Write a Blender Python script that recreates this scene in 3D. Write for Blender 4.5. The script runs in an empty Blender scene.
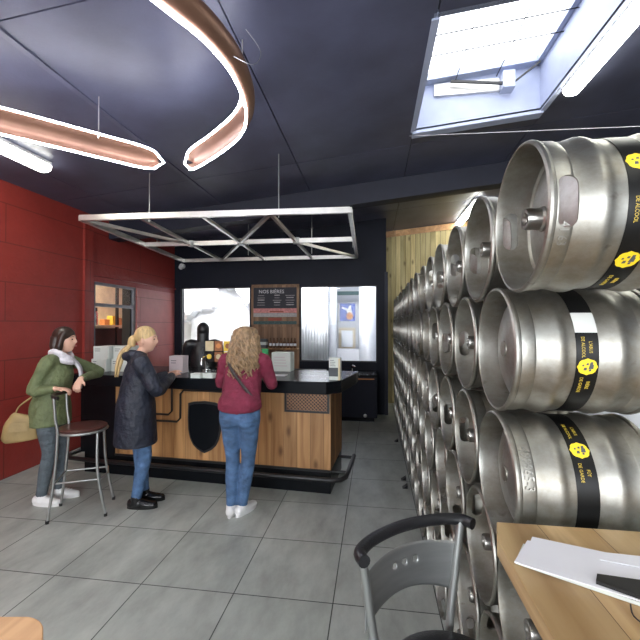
import bpy, bmesh, math, random
from mathutils import Vector, Matrix, Euler
random.seed(7)
PI = math.pi
C = bpy.context.scene.collection
H = 1.645; F = 385.0; YAW = math.radians(8)
cs, sn = math.cos(YAW), math.sin(YAW)
ROOF = 0.10
def zc(x): return H + 1.92 + ROOF * x            # sloping ceiling height

def at(u, v, Z):
    """floor-plan point of something seen at (u, v) whose height is Z"""
    d = F * (H - Z) / (v - 324.3); a = (u - 320) / F
    return d * (a * cs - sn), d * (a * sn + cs)
def onY(u, Y):
    a = (u - 320) / F
    return Y * (a * cs - sn) / (a * sn + cs)

# ------------------------------------------------------------------ materials
def new_mat(name):
    m = bpy.data.materials.new(name); m.use_nodes = True
    nt = m.node_tree; b = nt.nodes['Principled BSDF']
    return m, nt, b
def mat(name, col, rough=.6, metal=0, var=.12, scale=8, bump=0, bscale=60, spec=.5, stretch=None, coat=0, bdist=.01):
    m, nt, b = new_mat(name)
    tc = nt.nodes.new('ShaderNodeTexCoord'); mp = nt.nodes.new('ShaderNodeMapping')
    nt.links.new(tc.outputs['Object'], mp.inputs['Vector'])
    if stretch: mp.inputs['Scale'].default_value = stretch
    n = nt.nodes.new('ShaderNodeTexNoise'); n.inputs['Scale'].default_value = scale; n.inputs['Detail'].default_value = 5
    nt.links.new(mp.outputs[0], n.inputs['Vector'])
    r = nt.nodes.new('ShaderNodeValToRGB')
    c = Vector(col)
    r.color_ramp.elements[0].position = .3; r.color_ramp.elements[1].position = .7
    r.color_ramp.elements[0].color = (*(c * (1 - var)), 1); r.color_ramp.elements[1].color = (*[min(1, k) for k in c * (1 + var)], 1)
    nt.links.new(n.outputs['Fac'], r.inputs['Fac']); nt.links.new(r.outputs[0], b.inputs['Base Color'])
    b.inputs['Roughness'].default_value = rough; b.inputs['Metallic'].default_value = metal
    b.inputs['Specular IOR Level'].default_value = spec
    if coat: b.inputs['Coat Weight'].default_value = coat
    if bump:
        n2 = nt.nodes.new('ShaderNodeTexNoise'); n2.inputs['Scale'].default_value = bscale; n2.inputs['Detail'].default_value = 4
        nt.links.new(mp.outputs[0], n2.inputs['Vector'])
        bp = nt.nodes.new('ShaderNodeBump'); bp.inputs['Strength'].default_value = bump; bp.inputs['Distance'].default_value = bdist
        nt.links.new(n2.outputs['Fac'], bp.inputs['Height']); nt.links.new(bp.outputs[0], b.inputs['Normal'])
    return m
def emis(name, col, s):
    m, nt, b = new_mat(name)
    b.inputs['Base Color'].default_value = (*col, 1); b.inputs['Emission Color'].default_value = (*col, 1)
    b.inputs['Emission Strength'].default_value = s
    return m
def glass(name, refl=.012):
    m = bpy.data.materials.new(name); m.use_nodes = True; nt = m.node_tree; nt.nodes.clear()
    o = nt.nodes.new('ShaderNodeOutputMaterial'); t = nt.nodes.new('ShaderNodeBsdfTransparent'); g = nt.nodes.new('ShaderNodeBsdfGlossy')
    g.inputs['Roughness'].default_value = .03; x = nt.nodes.new('ShaderNodeMixShader'); x.inputs[0].default_value = refl
    nt.links.new(t.outputs[0], x.inputs[1]); nt.links.new(g.outputs[0], x.inputs[2]); nt.links.new(x.outputs[0], o.inputs[0])
    return m
def wood(name, c1, c2, plank=.14, axis='X', grain=(1, 1, .08), knots=True, rough=.5, gap=.03, off=.5):
    """planks laid side by side along one axis, with grain and knots"""
    m, nt, b = new_mat(name); L = nt.links.new; N = nt.nodes.new
    tc = N('ShaderNodeTexCoord'); sp = N('ShaderNodeSeparateXYZ'); L(tc.outputs['Object'], sp.inputs[0])
    d = N('ShaderNodeMath'); d.operation = 'DIVIDE'; L(sp.outputs[axis], d.inputs[0]); d.inputs[1].default_value = plank
    ad = N('ShaderNodeMath'); ad.operation = 'ADD'; L(d.outputs[0], ad.inputs[0]); ad.inputs[1].default_value = off + 100
    fl = N('ShaderNodeMath'); fl.operation = 'FLOOR'; L(ad.outputs[0], fl.inputs[0])
    fr = N('ShaderNodeMath'); fr.operation = 'FRACT'; L(ad.outputs[0], fr.inputs[0])
    wn = N('ShaderNodeTexWhiteNoise'); wn.noise_dimensions = '1D'; L(fl.outputs[0], wn.inputs['W'])
    mp = N('ShaderNodeMapping'); mp.inputs['Scale'].default_value = grain; L(tc.outputs['Object'], mp.inputs[0])
    av = N('ShaderNodeVectorMath'); av.operation = 'ADD'; L(mp.outputs[0], av.inputs[0])
    cm = N('ShaderNodeCombineXYZ'); L(wn.outputs['Value'], cm.inputs[0]); L(fl.outputs[0], cm.inputs[1]); L(fl.outputs[0], cm.inputs[2]); L(cm.outputs[0], av.inputs[1])
    n = N('ShaderNodeTexNoise'); n.inputs['Scale'].default_value = 14; n.inputs['Detail'].default_value = 6; n.inputs['Distortion'].default_value = .6; L(av.outputs[0], n.inputs['Vector'])
    r = N('ShaderNodeValToRGB'); r.color_ramp.elements[0].position = .32; r.color_ramp.elements[1].position = .68
    r.color_ramp.elements[0].color = (*c1, 1); r.color_ramp.elements[1].color = (*c2, 1); L(n.outputs['Fac'], r.inputs[0])
    # per-plank tone
    hv = N('ShaderNodeHueSaturation'); mr = N('ShaderNodeMapRange'); mr.inputs['To Min'].default_value = .75; mr.inputs['To Max'].default_value = 1.2
    L(wn.outputs['Value'], mr.inputs[0]); L(mr.outputs[0], hv.inputs['Value']); L(r.outputs[0], hv.inputs['Color'])
    last = hv.outputs[0]
    if knots:
        vo = N('ShaderNodeTexVoronoi'); vo.voronoi_dimensions = '2D'; vo.inputs['Scale'].default_value = 4.0
        ga = 'XYZ'[[q < 1 for q in grain].index(True)]; gm_ = N('ShaderNodeMath'); gm_.operation = 'MULTIPLY'; gm_.inputs[1].default_value = .45; L(sp.outputs[ga], gm_.inputs[0])
        c2_ = N('ShaderNodeCombineXYZ'); L(sp.outputs[axis], c2_.inputs[0]); L(gm_.outputs[0], c2_.inputs[1]); L(c2_.outputs[0], vo.inputs['Vector'])
        k = N('ShaderNodeMapRange'); k.inputs['From Min'].default_value = .03; k.inputs['From Max'].default_value = .13; k.inputs['To Min'].default_value = .75; k.inputs['To Max'].default_value = 0
        L(vo.outputs['Distance'], k.inputs[0])
        mx = N('ShaderNodeMix'); mx.data_type = 'RGBA'; L(k.outputs[0], mx.inputs['Factor']); L(last, mx.inputs['A']); mx.inputs['B'].default_value = (c1[0] * .3, c1[1] * .25, c1[2] * .2, 1)
        last = mx.outputs['Result']
    if gap:
        lt = N('ShaderNodeMath'); lt.operation = 'LESS_THAN'; L(fr.outputs[0], lt.inputs[0]); lt.inputs[1].default_value = gap
        mg = N('ShaderNodeMix'); mg.data_type = 'RGBA'; L(lt.outputs[0], mg.inputs['Factor']); L(last, mg.inputs['A']); mg.inputs['B'].default_value = (c1[0] * .22, c1[1] * .2, c1[2] * .2, 1)
        last = mg.outputs['Result']
    L(last, b.inputs['Base Color']); b.inputs['Roughness'].default_value = rough
    bp = N('ShaderNodeBump'); bp.inputs['Strength'].default_value = .15; bp.inputs['Distance'].default_value = .004; L(n.outputs['Fac'], bp.inputs['Height']); L(bp.outputs[0], b.inputs['Normal'])
    return m

def tile_mat():
    m, nt, b = new_mat('floor_tiles'); L = nt.links.new; N = nt.nodes.new
    tc = N('ShaderNodeTexCoord'); mp = N('ShaderNodeMapping'); mp.inputs['Location'].default_value = (.243 + .61 * 20, -2.275 + .62 * 20, 0); L(tc.outputs['Object'], mp.inputs[0])
    br = N('ShaderNodeTexBrick'); br.offset = 0; br.squash = 1; br.inputs['Scale'].default_value = 1; br.inputs['Mortar Size'].default_value = .0035
    br.inputs['Brick Width'].default_value = .61; br.inputs['Row Height'].default_value = .62; br.inputs['Mortar Smooth'].default_value = .1; br.inputs['Bias'].default_value = 0
    br.inputs['Color1'].default_value = (.29, .31, .28, 1); br.inputs['Color2'].default_value = (.345, .362, .332, 1); br.inputs['Mortar'].default_value = (.035, .038, .036, 1)
    L(mp.outputs[0], br.inputs['Vector'])
    mp2 = N('ShaderNodeMapping'); mp2.inputs['Scale'].default_value = (1, .45, 1); mp2.inputs['Rotation'].default_value = (0, 0, -.5); L(tc.outputs['Object'], mp2.inputs[0])
    n = N('ShaderNodeTexNoise'); n.inputs['Scale'].default_value = 4.5; n.inputs['Detail'].default_value = 8; n.inputs['Roughness'].default_value = .65; L(mp2.outputs[0], n.inputs[0])
    mr = N('ShaderNodeMapRange'); mr.inputs['From Min'].default_value = .3; mr.inputs['From Max'].default_value = .7; mr.inputs['To Min'].default_value = .74; mr.inputs['To Max'].default_value = 1.26; L(n.outputs['Fac'], mr.inputs[0])
    mx = N('ShaderNodeMix'); mx.data_type = 'RGBA'; mx.blend_type = 'MULTIPLY'; mx.inputs['Factor'].default_value = 1
    L(br.outputs['Color'], mx.inputs['A']); L(mr.outputs[0], mx.inputs['B']); L(mx.outputs['Result'], b.inputs['Base Color'])
    b.inputs['Roughness'].default_value = .42
    bp = N('ShaderNodeBump'); bp.inputs['Strength'].default_value = .4; bp.inputs['Distance'].default_value = .003; bp.invert = True; L(br.outputs['Fac'], bp.inputs['Height']); L(bp.outputs[0], b.inputs['Normal'])
    return m
def wall_red(name, c, bumpy=.5):
    m, nt, b = new_mat(name); L = nt.links.new; N = nt.nodes.new
    tc = N('ShaderNodeTexCoord'); sp = N('ShaderNodeSeparateXYZ'); L(tc.outputs['Object'], sp.inputs[0]); cb = N('ShaderNodeCombineXYZ'); L(sp.outputs['Y'], cb.inputs[0]); L(sp.outputs['Z'], cb.inputs[1])
    br = N('ShaderNodeTexBrick'); br.inputs['Scale'].default_value = 1; br.inputs['Mortar Size'].default_value = .007; br.inputs['Brick Width'].default_value = 2.4; br.inputs['Row Height'].default_value = .42; br.inputs['Mortar Smooth'].default_value = .5
    br.inputs['Color1'].default_value = (*c, 1); br.inputs['Color2'].default_value = (c[0] * .92, c[1] * .9, c[2] * .9, 1); br.inputs['Mortar'].default_value = (c[0] * .5, c[1] * .5, c[2] * .5, 1); L(cb.outputs[0], br.inputs['Vector'])
    n = N('ShaderNodeTexNoise'); n.inputs['Scale'].default_value = 6; n.inputs['Detail'].default_value = 8; L(tc.outputs['Object'], n.inputs[0])
    mr = N('ShaderNodeMapRange'); mr.inputs['To Min'].default_value = .8; mr.inputs['To Max'].default_value = 1.2; L(n.outputs['Fac'], mr.inputs[0])
    mx = N('ShaderNodeMix'); mx.data_type = 'RGBA'; mx.blend_type = 'MULTIPLY'; mx.inputs['Factor'].default_value = 1
    L(br.outputs['Color'], mx.inputs['A']); L(mr.outputs[0], mx.inputs['B']); L(mx.outputs['Result'], b.inputs['Base Color'])
    n2 = N('ShaderNodeTexNoise'); n2.inputs['Scale'].default_value = 25; n2.inputs['Detail'].default_value = 5; L(tc.outputs['Object'], n2.inputs[0])
    bp = N('ShaderNodeBump'); bp.inputs['Strength'].default_value = bumpy; bp.inputs['Distance'].default_value = .01; L(n2.outputs['Fac'], bp.inputs['Height']); L(bp.outputs[0], b.inputs['Normal'])
    b.inputs['Roughness'].default_value = .45
    return m
def steel_mat(name, c, rough, seed=0):
    m, nt, b = new_mat(name); L = nt.links.new; N = nt.nodes.new
    tc = N('ShaderNodeTexCoord')
    oi = N('ShaderNodeObjectInfo'); av = N('ShaderNodeVectorMath'); av.operation = 'ADD'
    sc = N('ShaderNodeVectorMath'); sc.operation = 'SCALE'; sc.inputs['Scale'].default_value = 31; cx = N('ShaderNodeCombineXYZ')
    L(oi.outputs['Random'], cx.inputs[0]); L(oi.outputs['Random'], cx.inputs[1]); L(cx.outputs[0], sc.inputs[0]); L(tc.outputs['Object'], av.inputs[0]); L(sc.outputs[0], av.inputs[1])
    n = N('ShaderNodeTexNoise'); n.inputs['Scale'].default_value = 7; n.inputs['Detail'].default_value = 9; n.inputs['Roughness'].default_value = .7; L(av.outputs[0], n.inputs[0])
    r = N('ShaderNodeValToRGB'); e = r.color_ramp.elements
    e[0].position = .33; e[0].color = (c[0] * .62, c[1] * .57, c[2] * .5, 1); e[1].position = .62; e[1].color = (*c, 1); L(n.outputs['Fac'], r.inputs[0])
    # dark scuffs and dents
    n3 = N('ShaderNodeTexNoise'); n3.inputs['Scale'].default_value = 22; n3.inputs['Detail'].default_value = 3; L(av.outputs[0], n3.inputs[0])
    k = N('ShaderNodeMapRange'); k.inputs['From Min'].default_value = .68; k.inputs['From Max'].default_value = .76; k.inputs['To Max'].default_value = .6; L(n3.outputs['Fac'], k.inputs[0])
    mx = N('ShaderNodeMix'); mx.data_type = 'RGBA'; L(k.outputs[0], mx.inputs['Factor']); L(r.outputs[0], mx.inputs['A']); mx.inputs['B'].default_value = (.16, .13, .11, 1)
    L(mx.outputs['Result'], b.inputs['Base Color']); b.inputs['Metallic'].default_value = 1
    mr = N('ShaderNodeMapRange'); mr.inputs['To Min'].default_value = rough + .16; mr.inputs['To Max'].default_value = rough - .06; L(n.outputs['Fac'], mr.inputs[0]); L(mr.outputs[0], b.inputs['Roughness'])
    n2 = N('ShaderNodeTexNoise'); n2.inputs['Scale'].default_value = 16; n2.inputs['Detail'].default_value = 4; L(av.outputs[0], n2.inputs[0])
    bp = N('ShaderNodeBump'); bp.inputs['Strength'].default_value = .25; bp.inputs['Distance'].default_value = .004; L(n2.outputs['Fac'], bp.inputs['Height']); L(bp.outputs[0], b.inputs['Normal'])
    return m

M = {}
M['tile'] = tile_mat()
M['red'] = wall_red('red_blocks', (.27, .032, .024))
M['red_smooth_glow'] = wall_red('red_plaster_glow', (.42, .12, .105), .15)  # smoother wall part, its red paled to paint in the window glow
M['navy'] = mat('navy_paint', (.005, .007, .016), .6, var=.2, scale=3, spec=.3)
M['ceil'] = mat('ceiling_panel_paint', (.075, .079, .125), .42, var=.25, scale=2.2, bump=.08, bscale=40)
M['seam'] = mat('ceiling_backing', (.008, .008, .012), .8)
M['wallgrey'] = mat('dark_grey_wall', (.07, .072, .085), .7)
M['frame'] = mat('grey_frame', (.20, .20, .22), .5)
M['beam'] = mat('beam_paint', (.013, .015, .030), .6)
M['white'] = mat('white_paint', (.75, .75, .75), .5, var=.04)
M['steel'] = steel_mat('keg_steel', (.41, .405, .375), .40)
M['steel_in'] = steel_mat('keg_head_steel', (.44, .445, .43), .42)
M['brass'] = mat('valve_steel', (.45, .43, .4), .3, 1)
M['alu'] = mat('aluminium', (.72, .70, .66), .35, .9, var=.08)
M['black'] = mat('black_laminate', (.006, .007, .009), .25, var=.1, spec=.14)
M['blackm'] = mat('black_metal', (.010, .010, .011), .4, var=.1)
M['blackv'] = mat('black_vinyl', (.010, .010, .012), .38, var=.2, bump=.1, bscale=200)
M['barwood'] = wood('bar_front_planks', (.30, .135, .045), (.58, .32, .13), .135, 'X', (1, 1, .07), True, .5, .02)
M['tablewood'] = wood('pine_table_top', (.38, .22, .085), (.78, .56, .29), .115, 'X', (1, .08, 1), True, .45, .012, off=.2)
M['seatwood'] = wood('light_wood', (.46, .24, .10), (.68, .40, .20), .3, 'X', (1, .09, 1), False, .45, 0)
M['cladding'] = wood('pale_cladding', (.40, .31, .13), (.66, .55, .28), .10, 'X', (1, 1, .1), True, .6, .07)
M['shelfwood'] = wood('shelf_boards', (.19, .10, .05), (.36, .21, .12), .09, 'X', (1, 1, .1), False, .6, .04)
M['copper'] = mat('copper', (.20, .105, .07), .42, .5, var=.15, scale=4)
M['lit'] = emis('neon_strip', (.90, .91, 1.0), 34)
M['tube'] = emis('tube_diffuser', (1.0, 1.0, .90), 15)
M['glass'] = glass('window_glass')
M['chrome'] = mat('chrome', (.8, .8, .82), .12, 1, var=.02)
M['skin'] = mat('skin', (.62, .36, .26), .5, var=.06)
M['denim'] = mat('blue_denim', (.065, .13, .25), .8, var=.35, scale=9, bump=.9, bscale=14, bdist=.03, stretch=(1, 1, 1.6))
M['denim_dark'] = mat('grey_denim', (.085, .105, .12), .8, var=.25, scale=9, bump=.9, bscale=14, bdist=.03, stretch=(1, 1, 1.6))
M['maroon'] = mat('maroon_wool', (.165, .016, .04), .85, var=.2, scale=12, bump=1, bscale=8, bdist=.05)
M['navycoat'] = mat('navy_coat', (.009, .012, .024), .6, var=.25, scale=12, bump=1, bscale=8, bdist=.05)
M['green'] = mat('olive_jacket', (.12, .145, .065), .7, var=.2, scale=12, bump=1, bscale=8, bdist=.05)
M['scarf'] = mat('white_scarf', (.62, .59, .62), .9, var=.2, scale=30, bump=.6, bscale=40)
M['blonde'] = mat('blonde_hair', (.50, .35, .16), .45, var=.3, scale=50, stretch=(1, 1, .15))
M['curly'] = mat('dark_blonde_curls', (.25, .16, .085), .45, var=.45, scale=30)
M['dark_hair'] = mat('dark_brown_hair', (.028, .015, .010), .4, var=.4, scale=50, stretch=(1, 1, .15))
M['shoe_white'] = mat('white_leather', (.75, .75, .74), .5, var=.05)
M['shoe_black'] = mat('black_patent', (.008, .008, .009), .15)
M['mustard'] = mat('mustard_leather', (.30, .21, .085), .6, var=.15, bump=.2)
M['strap'] = mat('dark_strap', (.03, .02, .02), .6)
M['yellow'] = mat('yellow_print', (.88, .62, .02), .5, var=.03)
M['bandblack'] = mat('band_black', (.005, .005, .005), .4, spec=.25)
M['bandwhite'] = mat('band_white', (.62, .63, .60), .5)
M['gold'] = mat('gold_print', (.62, .45, .05), .5, var=.03)
M['paper'] = mat('white_paper', (.80, .80, .84), .6, var=.02)
M['box'] = mat('white_card', (.62, .66, .62), .6, var=.04)
M['pinkbox'] = mat('grey_card', (.55, .48, .50), .6, var=.04)
M['ink'] = mat('printed_ink', (.07, .08, .09), .6)
M['eye'] = mat('eye_dark', (.02, .015, .01), .2)
M['lip'] = mat('lips', (.50, .13, .12), .5)
M['board'] = mat('menu_board_black', (.018, .020, .03), .6)
M['boardtext'] = mat('menu_board_white', (.7, .7, .72), .6)
M['pinkrow'] = mat('menu_pink', (.62, .25, .24), .6, var=.3, scale=30)
M['palerow'] = mat('menu_pale', (.40, .38, .38), .6, var=.2, scale=30)
M['tealrow'] = mat('menu_teal', (.04, .09, .09), .6, var=.6, scale=60)
M['redrow'] = mat('menu_red', (.30, .06, .03), .6)
M['brewwall'] = mat('brewery_wall', (.50, .52, .56), .6, var=.05)
M['sheet'] = mat('white_plastic_sheet', (.85, .86, .88), .5, var=.05)
M['brushed'] = mat('tank_steel', (.78, .80, .84), .35, .35, var=.05)
M['seatbrown'] = mat('dark_brown_seat', (.07, .025, .02), .3, var=.2)
M['tubegrey'] = mat('grey_tube', (.36, .37, .36), .35, .8, var=.05)
M['mesh'] = mat('copper_mesh', (.30, .16, .09), .45, .7)
M['orange'] = mat('warm_orange', (.62, .25, .08), .5)
M['blue'] = mat('poster_blue', (.08, .14, .55), .5, var=.4, scale=14)
M['greenp'] = mat('poster_green', (.03, .30, .10), .5, var=.2)
M['sack'] = mat('white_sack', (.66, .67, .68), .8, var=.06, bump=.4, bscale=12)
M['card1'] = mat('card_cream', (.62, .52, .32), .6); M['card2'] = mat('card_brown', (.30, .12, .05), .6); M['card3'] = mat('card_yellow', (.75, .52, .06), .6)
M['amber'] = mat('amber_glass', (.10, .035, .01), .15)
M['cream'] = mat('cream_paint', (.60, .52, .38), .6)

# ------------------------------------------------------------------ mesh helpers
class MB:
    def __init__(s): s.v = []; s.f = []; s.mi = []
    def add(s, vs, fs, m=0):
        o = len(s.v); s.v += [tuple(v) for v in vs]; s.f += [tuple(i + o for i in f) for f in fs]; s.mi += [m] * len(fs)
        return s
    def box(s, x0, y0, z0, x1, y1, z1, m=0, T=None):
        vs = [Vector((x, y, z)) for z in (z0, z1) for y in (y0, y1) for x in (x0, x1)]
        if T: vs = [T @ v for v in vs]
        return s.add(vs, [(0, 2, 3, 1), (4, 5, 7, 6), (0, 1, 5, 4), (2, 6, 7, 3), (0, 4, 6, 2), (1, 3, 7, 5)], m)
    def bar(s, a, b, w, h=None, m=0):
        """square bar from a to b"""
        a, b = Vector(a), Vector(b); h = h or w; t = (b - a).normalized()
        up = Vector((0, 0, 1)) if abs(t.z) < .9 else Vector((0, 1, 0))
        sd = t.cross(up).normalized(); up = sd.cross(t)
        vs = [p + sd * i * w / 2 + up * j * h / 2 for p in (a, b) for (i, j) in ((-1, -1), (1, -1), (1, 1), (-1, 1))]
        return s.add(vs, [(3, 2, 1, 0), (4, 5, 6, 7), (0, 1, 5, 4), (1, 2, 6, 5), (2, 3, 7, 6), (3, 0, 4, 7)], m)
    def tube(s, pts, rads, n=12, side=None, caps=True, m=0, sub=0, closed=False):
        pts = [Vector(p) for p in pts]
        if not isinstance(rads, (list, tuple)): rads = [rads] * len(pts)
        rads = [r if isinstance(r, (tuple, list)) else (r, r) for r in rads]
        if sub:
            P, R = [], []
            for i in range(len(pts) - 1):
                p0 = pts[max(i - 1, 0)]; p1 = pts[i]; p2 = pts[i + 1]; p3 = pts[min(i + 2, len(pts) - 1)]
                for k in range(sub):
                    t = k / sub
                    P.append(.5 * ((2 * p1) + (p2 - p0) * t + (2 * p0 - 5 * p1 + 4 * p2 - p3) * t * t + (3 * p1 - p0 - 3 * p2 + p3) * t ** 3))
                    e = t * t * (3 - 2 * t)
                    R.append((rads[i][0] * (1 - e) + rads[i + 1][0] * e, rads[i][1] * (1 - e) + rads[i + 1][1] * e))
            P.append(pts[-1]); R.append(rads[-1]); pts, rads = P, R
        K = len(pts); prev = Vector(side) if side else None; vs = []
        for i in range(K):
            if closed: t = (pts[(i + 1) % K] - pts[i - 1])
            else: t = pts[min(i + 1, K - 1)] - pts[max(i - 1, 0)]
            t.normalize()
            if prev is None: prev = Vector((1, 0, 0)) if abs(t.x) < .8 else Vector((0, 1, 0))
            base = Vector(side) if side else prev
            sd = base - t * base.dot(t)
            if sd.length < 1e-4: sd = prev - t * prev.dot(t)
            sd.normalize(); prev = sd; ot = t.cross(sd)
            for j in range(n):
                a = 2 * PI * j / n
                vs.append(pts[i] + sd * math.cos(a) * rads[i][0] + ot * math.sin(a) * rads[i][1])
        fs = []
        for i in range(K if closed else K - 1):
            for j in range(n):
                a, b = i * n + j, i * n + (j + 1) % n; c, d = ((i + 1) % K) * n + (j + 1) % n, ((i + 1) % K) * n + j
                fs.append((a, b, c, d))
        if caps and not closed: fs += [tuple(reversed(range(n))), tuple(range((K - 1) * n, K * n))]
        return s.add(vs, fs, m)
    def lathe(s, prof, n=48, axis='Z', o=(0, 0, 0), m=0):
        """prof: (along axis, radius)"""
        vs, fs = [], []; K = len(prof); o = Vector(o)
        for h, r in prof:
            for j in range(n):
                a = 2 * PI * j / n; c, d = r * math.cos(a), r * math.sin(a)
                vs.append(o + (Vector((c, d, h)) if axis == 'Z' else Vector((h, c, d)) if axis == 'X' else Vector((d, h, c))))
        for i in range(K - 1):
            for j in range(n): fs.append((i * n + j, i * n + (j + 1) % n, (i + 1) * n + (j + 1) % n, (i + 1) * n + j))
        fs += [tuple(reversed(range(n))), tuple(range((K - 1) * n, K * n))]
        return s.add(vs, fs, m)
    def prism(s, poly, z0, z1, m=0, T=None):
        n = len(poly); vs = [Vector((x, y, z)) for z in (z0, z1) for x, y in poly]
        if T: vs = [T @ v for v in vs]
        return s.add(vs, [tuple(reversed(range(n))), tuple(range(n, 2 * n))] + [(i, (i + 1) % n, (i + 1) % n + n, i + n) for i in range(n)], m)
    def ball(s, c, r, n=14, m=0):
        c = Vector(c); r = r if isinstance(r, (tuple, list)) else (r, r, r); vs, fs = [], []; k = n // 2
        for i in range(1, k):
            p = PI * i / k
            for j in range(n):
                a = 2 * PI * j / n; vs.append(c + Vector((r[0] * math.sin(p) * math.cos(a), r[1] * math.sin(p) * math.sin(a), r[2] * math.cos(p))))
        vs += [c + Vector((0, 0, r[2])), c - Vector((0, 0, r[2]))]; T, B = len(vs) - 2, len(vs) - 1
        for i in range(k - 2):
            for j in range(n): fs.append((i * n + j, (i + 1) * n + j, (i + 1) * n + (j + 1) % n, i * n + (j + 1) % n))
        for j in range(n): fs += [(T, j, (j + 1) % n), (B, (k - 2) * n + (j + 1) % n, (k - 2) * n + j)]
        return s.add(vs, fs, m)
    def mesh(s, name, mats, smooth=None):
        me = bpy.data.meshes.new(name); me.from_pydata(s.v, [], s.f)
        for mm in (mats if isinstance(mats, (list, tuple)) else [mats]): me.materials.append(mm)
        me.polygons.foreach_set('material_index', s.mi)
        bm = bmesh.new(); bm.from_mesh(me); bmesh.ops.recalc_face_normals(bm, faces=bm.faces); bm.to_mesh(me); bm.free()
        if smooth is not None:
            me.polygons.foreach_set('use_smooth', [True] * len(me.polygons))
            if smooth < 180: me.set_sharp_from_angle(angle=math.radians(smooth))
        me.update(); return me
    def build(s, name, mats, parent=None, smooth=None, loc=None, rz=None, bevel=0):
        o = bpy.data.objects.new(name, s.mesh(name, mats, smooth)); C.objects.link(o)
        if parent: o.parent = parent
        if loc is not None: o.location = loc
        if rz is not None: o.rotation_euler.z = rz
        if bevel:
            b = o.modifiers.new('b', 'BEVEL'); b.width = bevel; b.segments = 2; b.limit_method = 'ANGLE'; b.harden_normals = False
        return o
def tag(o, label=None, cat=None, group=None, kind=None):
    if label: o['label'] = label
    if cat: o['category'] = cat
    if group: o['group'] = group
    if kind: o['kind'] = kind
    return o
def thing(name, label, cat, loc=(0, 0, 0), rz=0, group=None):
    o = bpy.data.objects.new(name, None); o.empty_display_size = .1; C.objects.link(o); o.location = loc; o.rotation_euler = (0, 0, rz)
    return tag(o, label, cat, group)
def struct(o): o['kind'] = 'structure'; return o
def copy_tree(o, parent=None):
    c = o.copy(); C.objects.link(c); c.parent = parent
    for ch in [x for x in bpy.data.objects if x.parent == o]: copy_tree(ch, c)
    return c
def bake(o):
    """replace an object's mesh by its modified version"""
    bpy.context.view_layer.update()
    dg = bpy.context.evaluated_depsgraph_get(); me = bpy.data.meshes.new_from_object(o.evaluated_get(dg)); o.modifiers.clear(); o.data = me
    me.polygons.foreach_set('use_smooth', [True] * len(me.polygons)); return o
def blob(mb, name, m, parent=None, vox=.008, smooth=4):
    """fuse overlapping volumes into one continuous surface"""
    o = bpy.data.objects.new(name, mb.mesh(name, m)); C.objects.link(o)
    r = o.modifiers.new('r', 'REMESH'); r.mode = 'VOXEL'; r.voxel_size = vox; r.use_smooth_shade = True
    if smooth: k = o.modifiers.new('s', 'SMOOTH'); k.factor = .5; k.iterations = smooth
    bake(o)
    if not o.data.materials: o.data.materials.append(m)
    if parent: o.parent = parent
    return o
def text_mesh(txt, size, depth=.001):
    cu = bpy.data.curves.new('t', 'FONT'); cu.body = txt; cu.size = size; cu.extrude = depth; cu.align_x = 'CENTER'; cu.align_y = 'CENTER'; cu.resolution_u = 2
    o = bpy.data.objects.new('t', cu); C.objects.link(o); bpy.context.view_layer.update()
    me = bpy.data.meshes.new_from_object(o.evaluated_get(bpy.context.evaluated_depsgraph_get())); bpy.data.objects.remove(o)
    return me
def text_obj(name, txt, size, m, parent, T, depth=.001):
    me = text_mesh(txt, size, depth); me.transform(T); me.materials.clear(); me.materials.append(m)
    o = bpy.data.objects.new(name, me); C.objects.link(o); o.parent = parent; return o
FRONT = Matrix.Rotation(PI / 2, 4, 'X')          # text standing up, read from -Y

# ------------------------------------------------------------------ the room
XL, XR, YB, YN = -3.9, 4.2, 7.12, -3.0
struct(MB().box(XL - .3, YN - .2, -.1, XR + .2, 11.2, 0).build('floor', M['tile']))

def cut(rect, hole):
    x0, y0, x1, y1 = rect; a, b, c, d = hole
    if x1 <= a or x0 >= c or y1 <= b or y0 >= d: return [rect]
    out = []
    if x0 < a: out.append((x0, y0, a, y1)); x0 = a
    if x1 > c: out.append((c, y0, x1, y1)); x1 = c
    if y0 < b: out.append((x0, y0, x1, b))
    if y1 > d: out.append((x0, d, x1, y1))
    return out
HOLE = (.42, 2.52, 1.60, 3.98)
mb = MB()
def slab(mb, r, za, zb, m=0):
    x0, y0, x1, y1 = r
    vs = [(x, y, zc(x) + dz) for dz in (za, zb) for y in (y0, y1) for x in (x0, x1)]
    mb.add(vs, [(0, 2, 3, 1), (4, 5, 7, 6), (0, 1, 5, 4), (2, 6, 7, 3), (0, 4, 6, 2), (1, 3, 7, 5)], m)
for r in cut((XL - .2, YN - .2, XR + .2, 8.4), (HOLE[0] - .04, HOLE[1] - .04, HOLE[2] + .04, HOLE[3] + .04)): slab(mb, r, .022, .10, 1)
g = .005
xs = [XL - .1] + [.40 - 1.27 * k for k in (3, 2, 1, 0)] + [1.65, 2.9, XR]
xs = sorted(set(x for x in xs if x >= XL - .1))
ys = [YN, -2.92, -.52, 1.88, 4.28, 6.68, 8.3]
for i in range(len(xs) - 1):
    for j in range(len(ys) - 1):
        r = (xs[i] + g, ys[j] + g, xs[i + 1] - g, ys[j + 1] - g)
        if r[3] <= r[1] or r[2] <= r[0]: continue
        for q in cut(r, HOLE): slab(mb, q, 0, .022, 0)
struct(mb.build('ceiling', [M['ceil'], M['seam']]))
mb = MB(); x = -2.14
mb.box(x - .03, YN, zc(x) - .012, x + .015, 5.15, zc(x) + .004)
struct(mb.build('trim_1', M['ceil']))
# dropped beam
mb = MB()
vs = [(x, y, zc(x) + dz) for dz in (-.27, -.001) for y in (5.2, 5.42) for x in (XL + .01, XR - .01)]
mb.add(vs, [(0, 2, 3, 1), (4, 5, 7, 6), (0, 1, 5, 4), (2, 6, 7, 3), (0, 4, 6, 2), (1, 3, 7, 5)])
struct(mb.build('trim_2', M['beam']))

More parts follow.
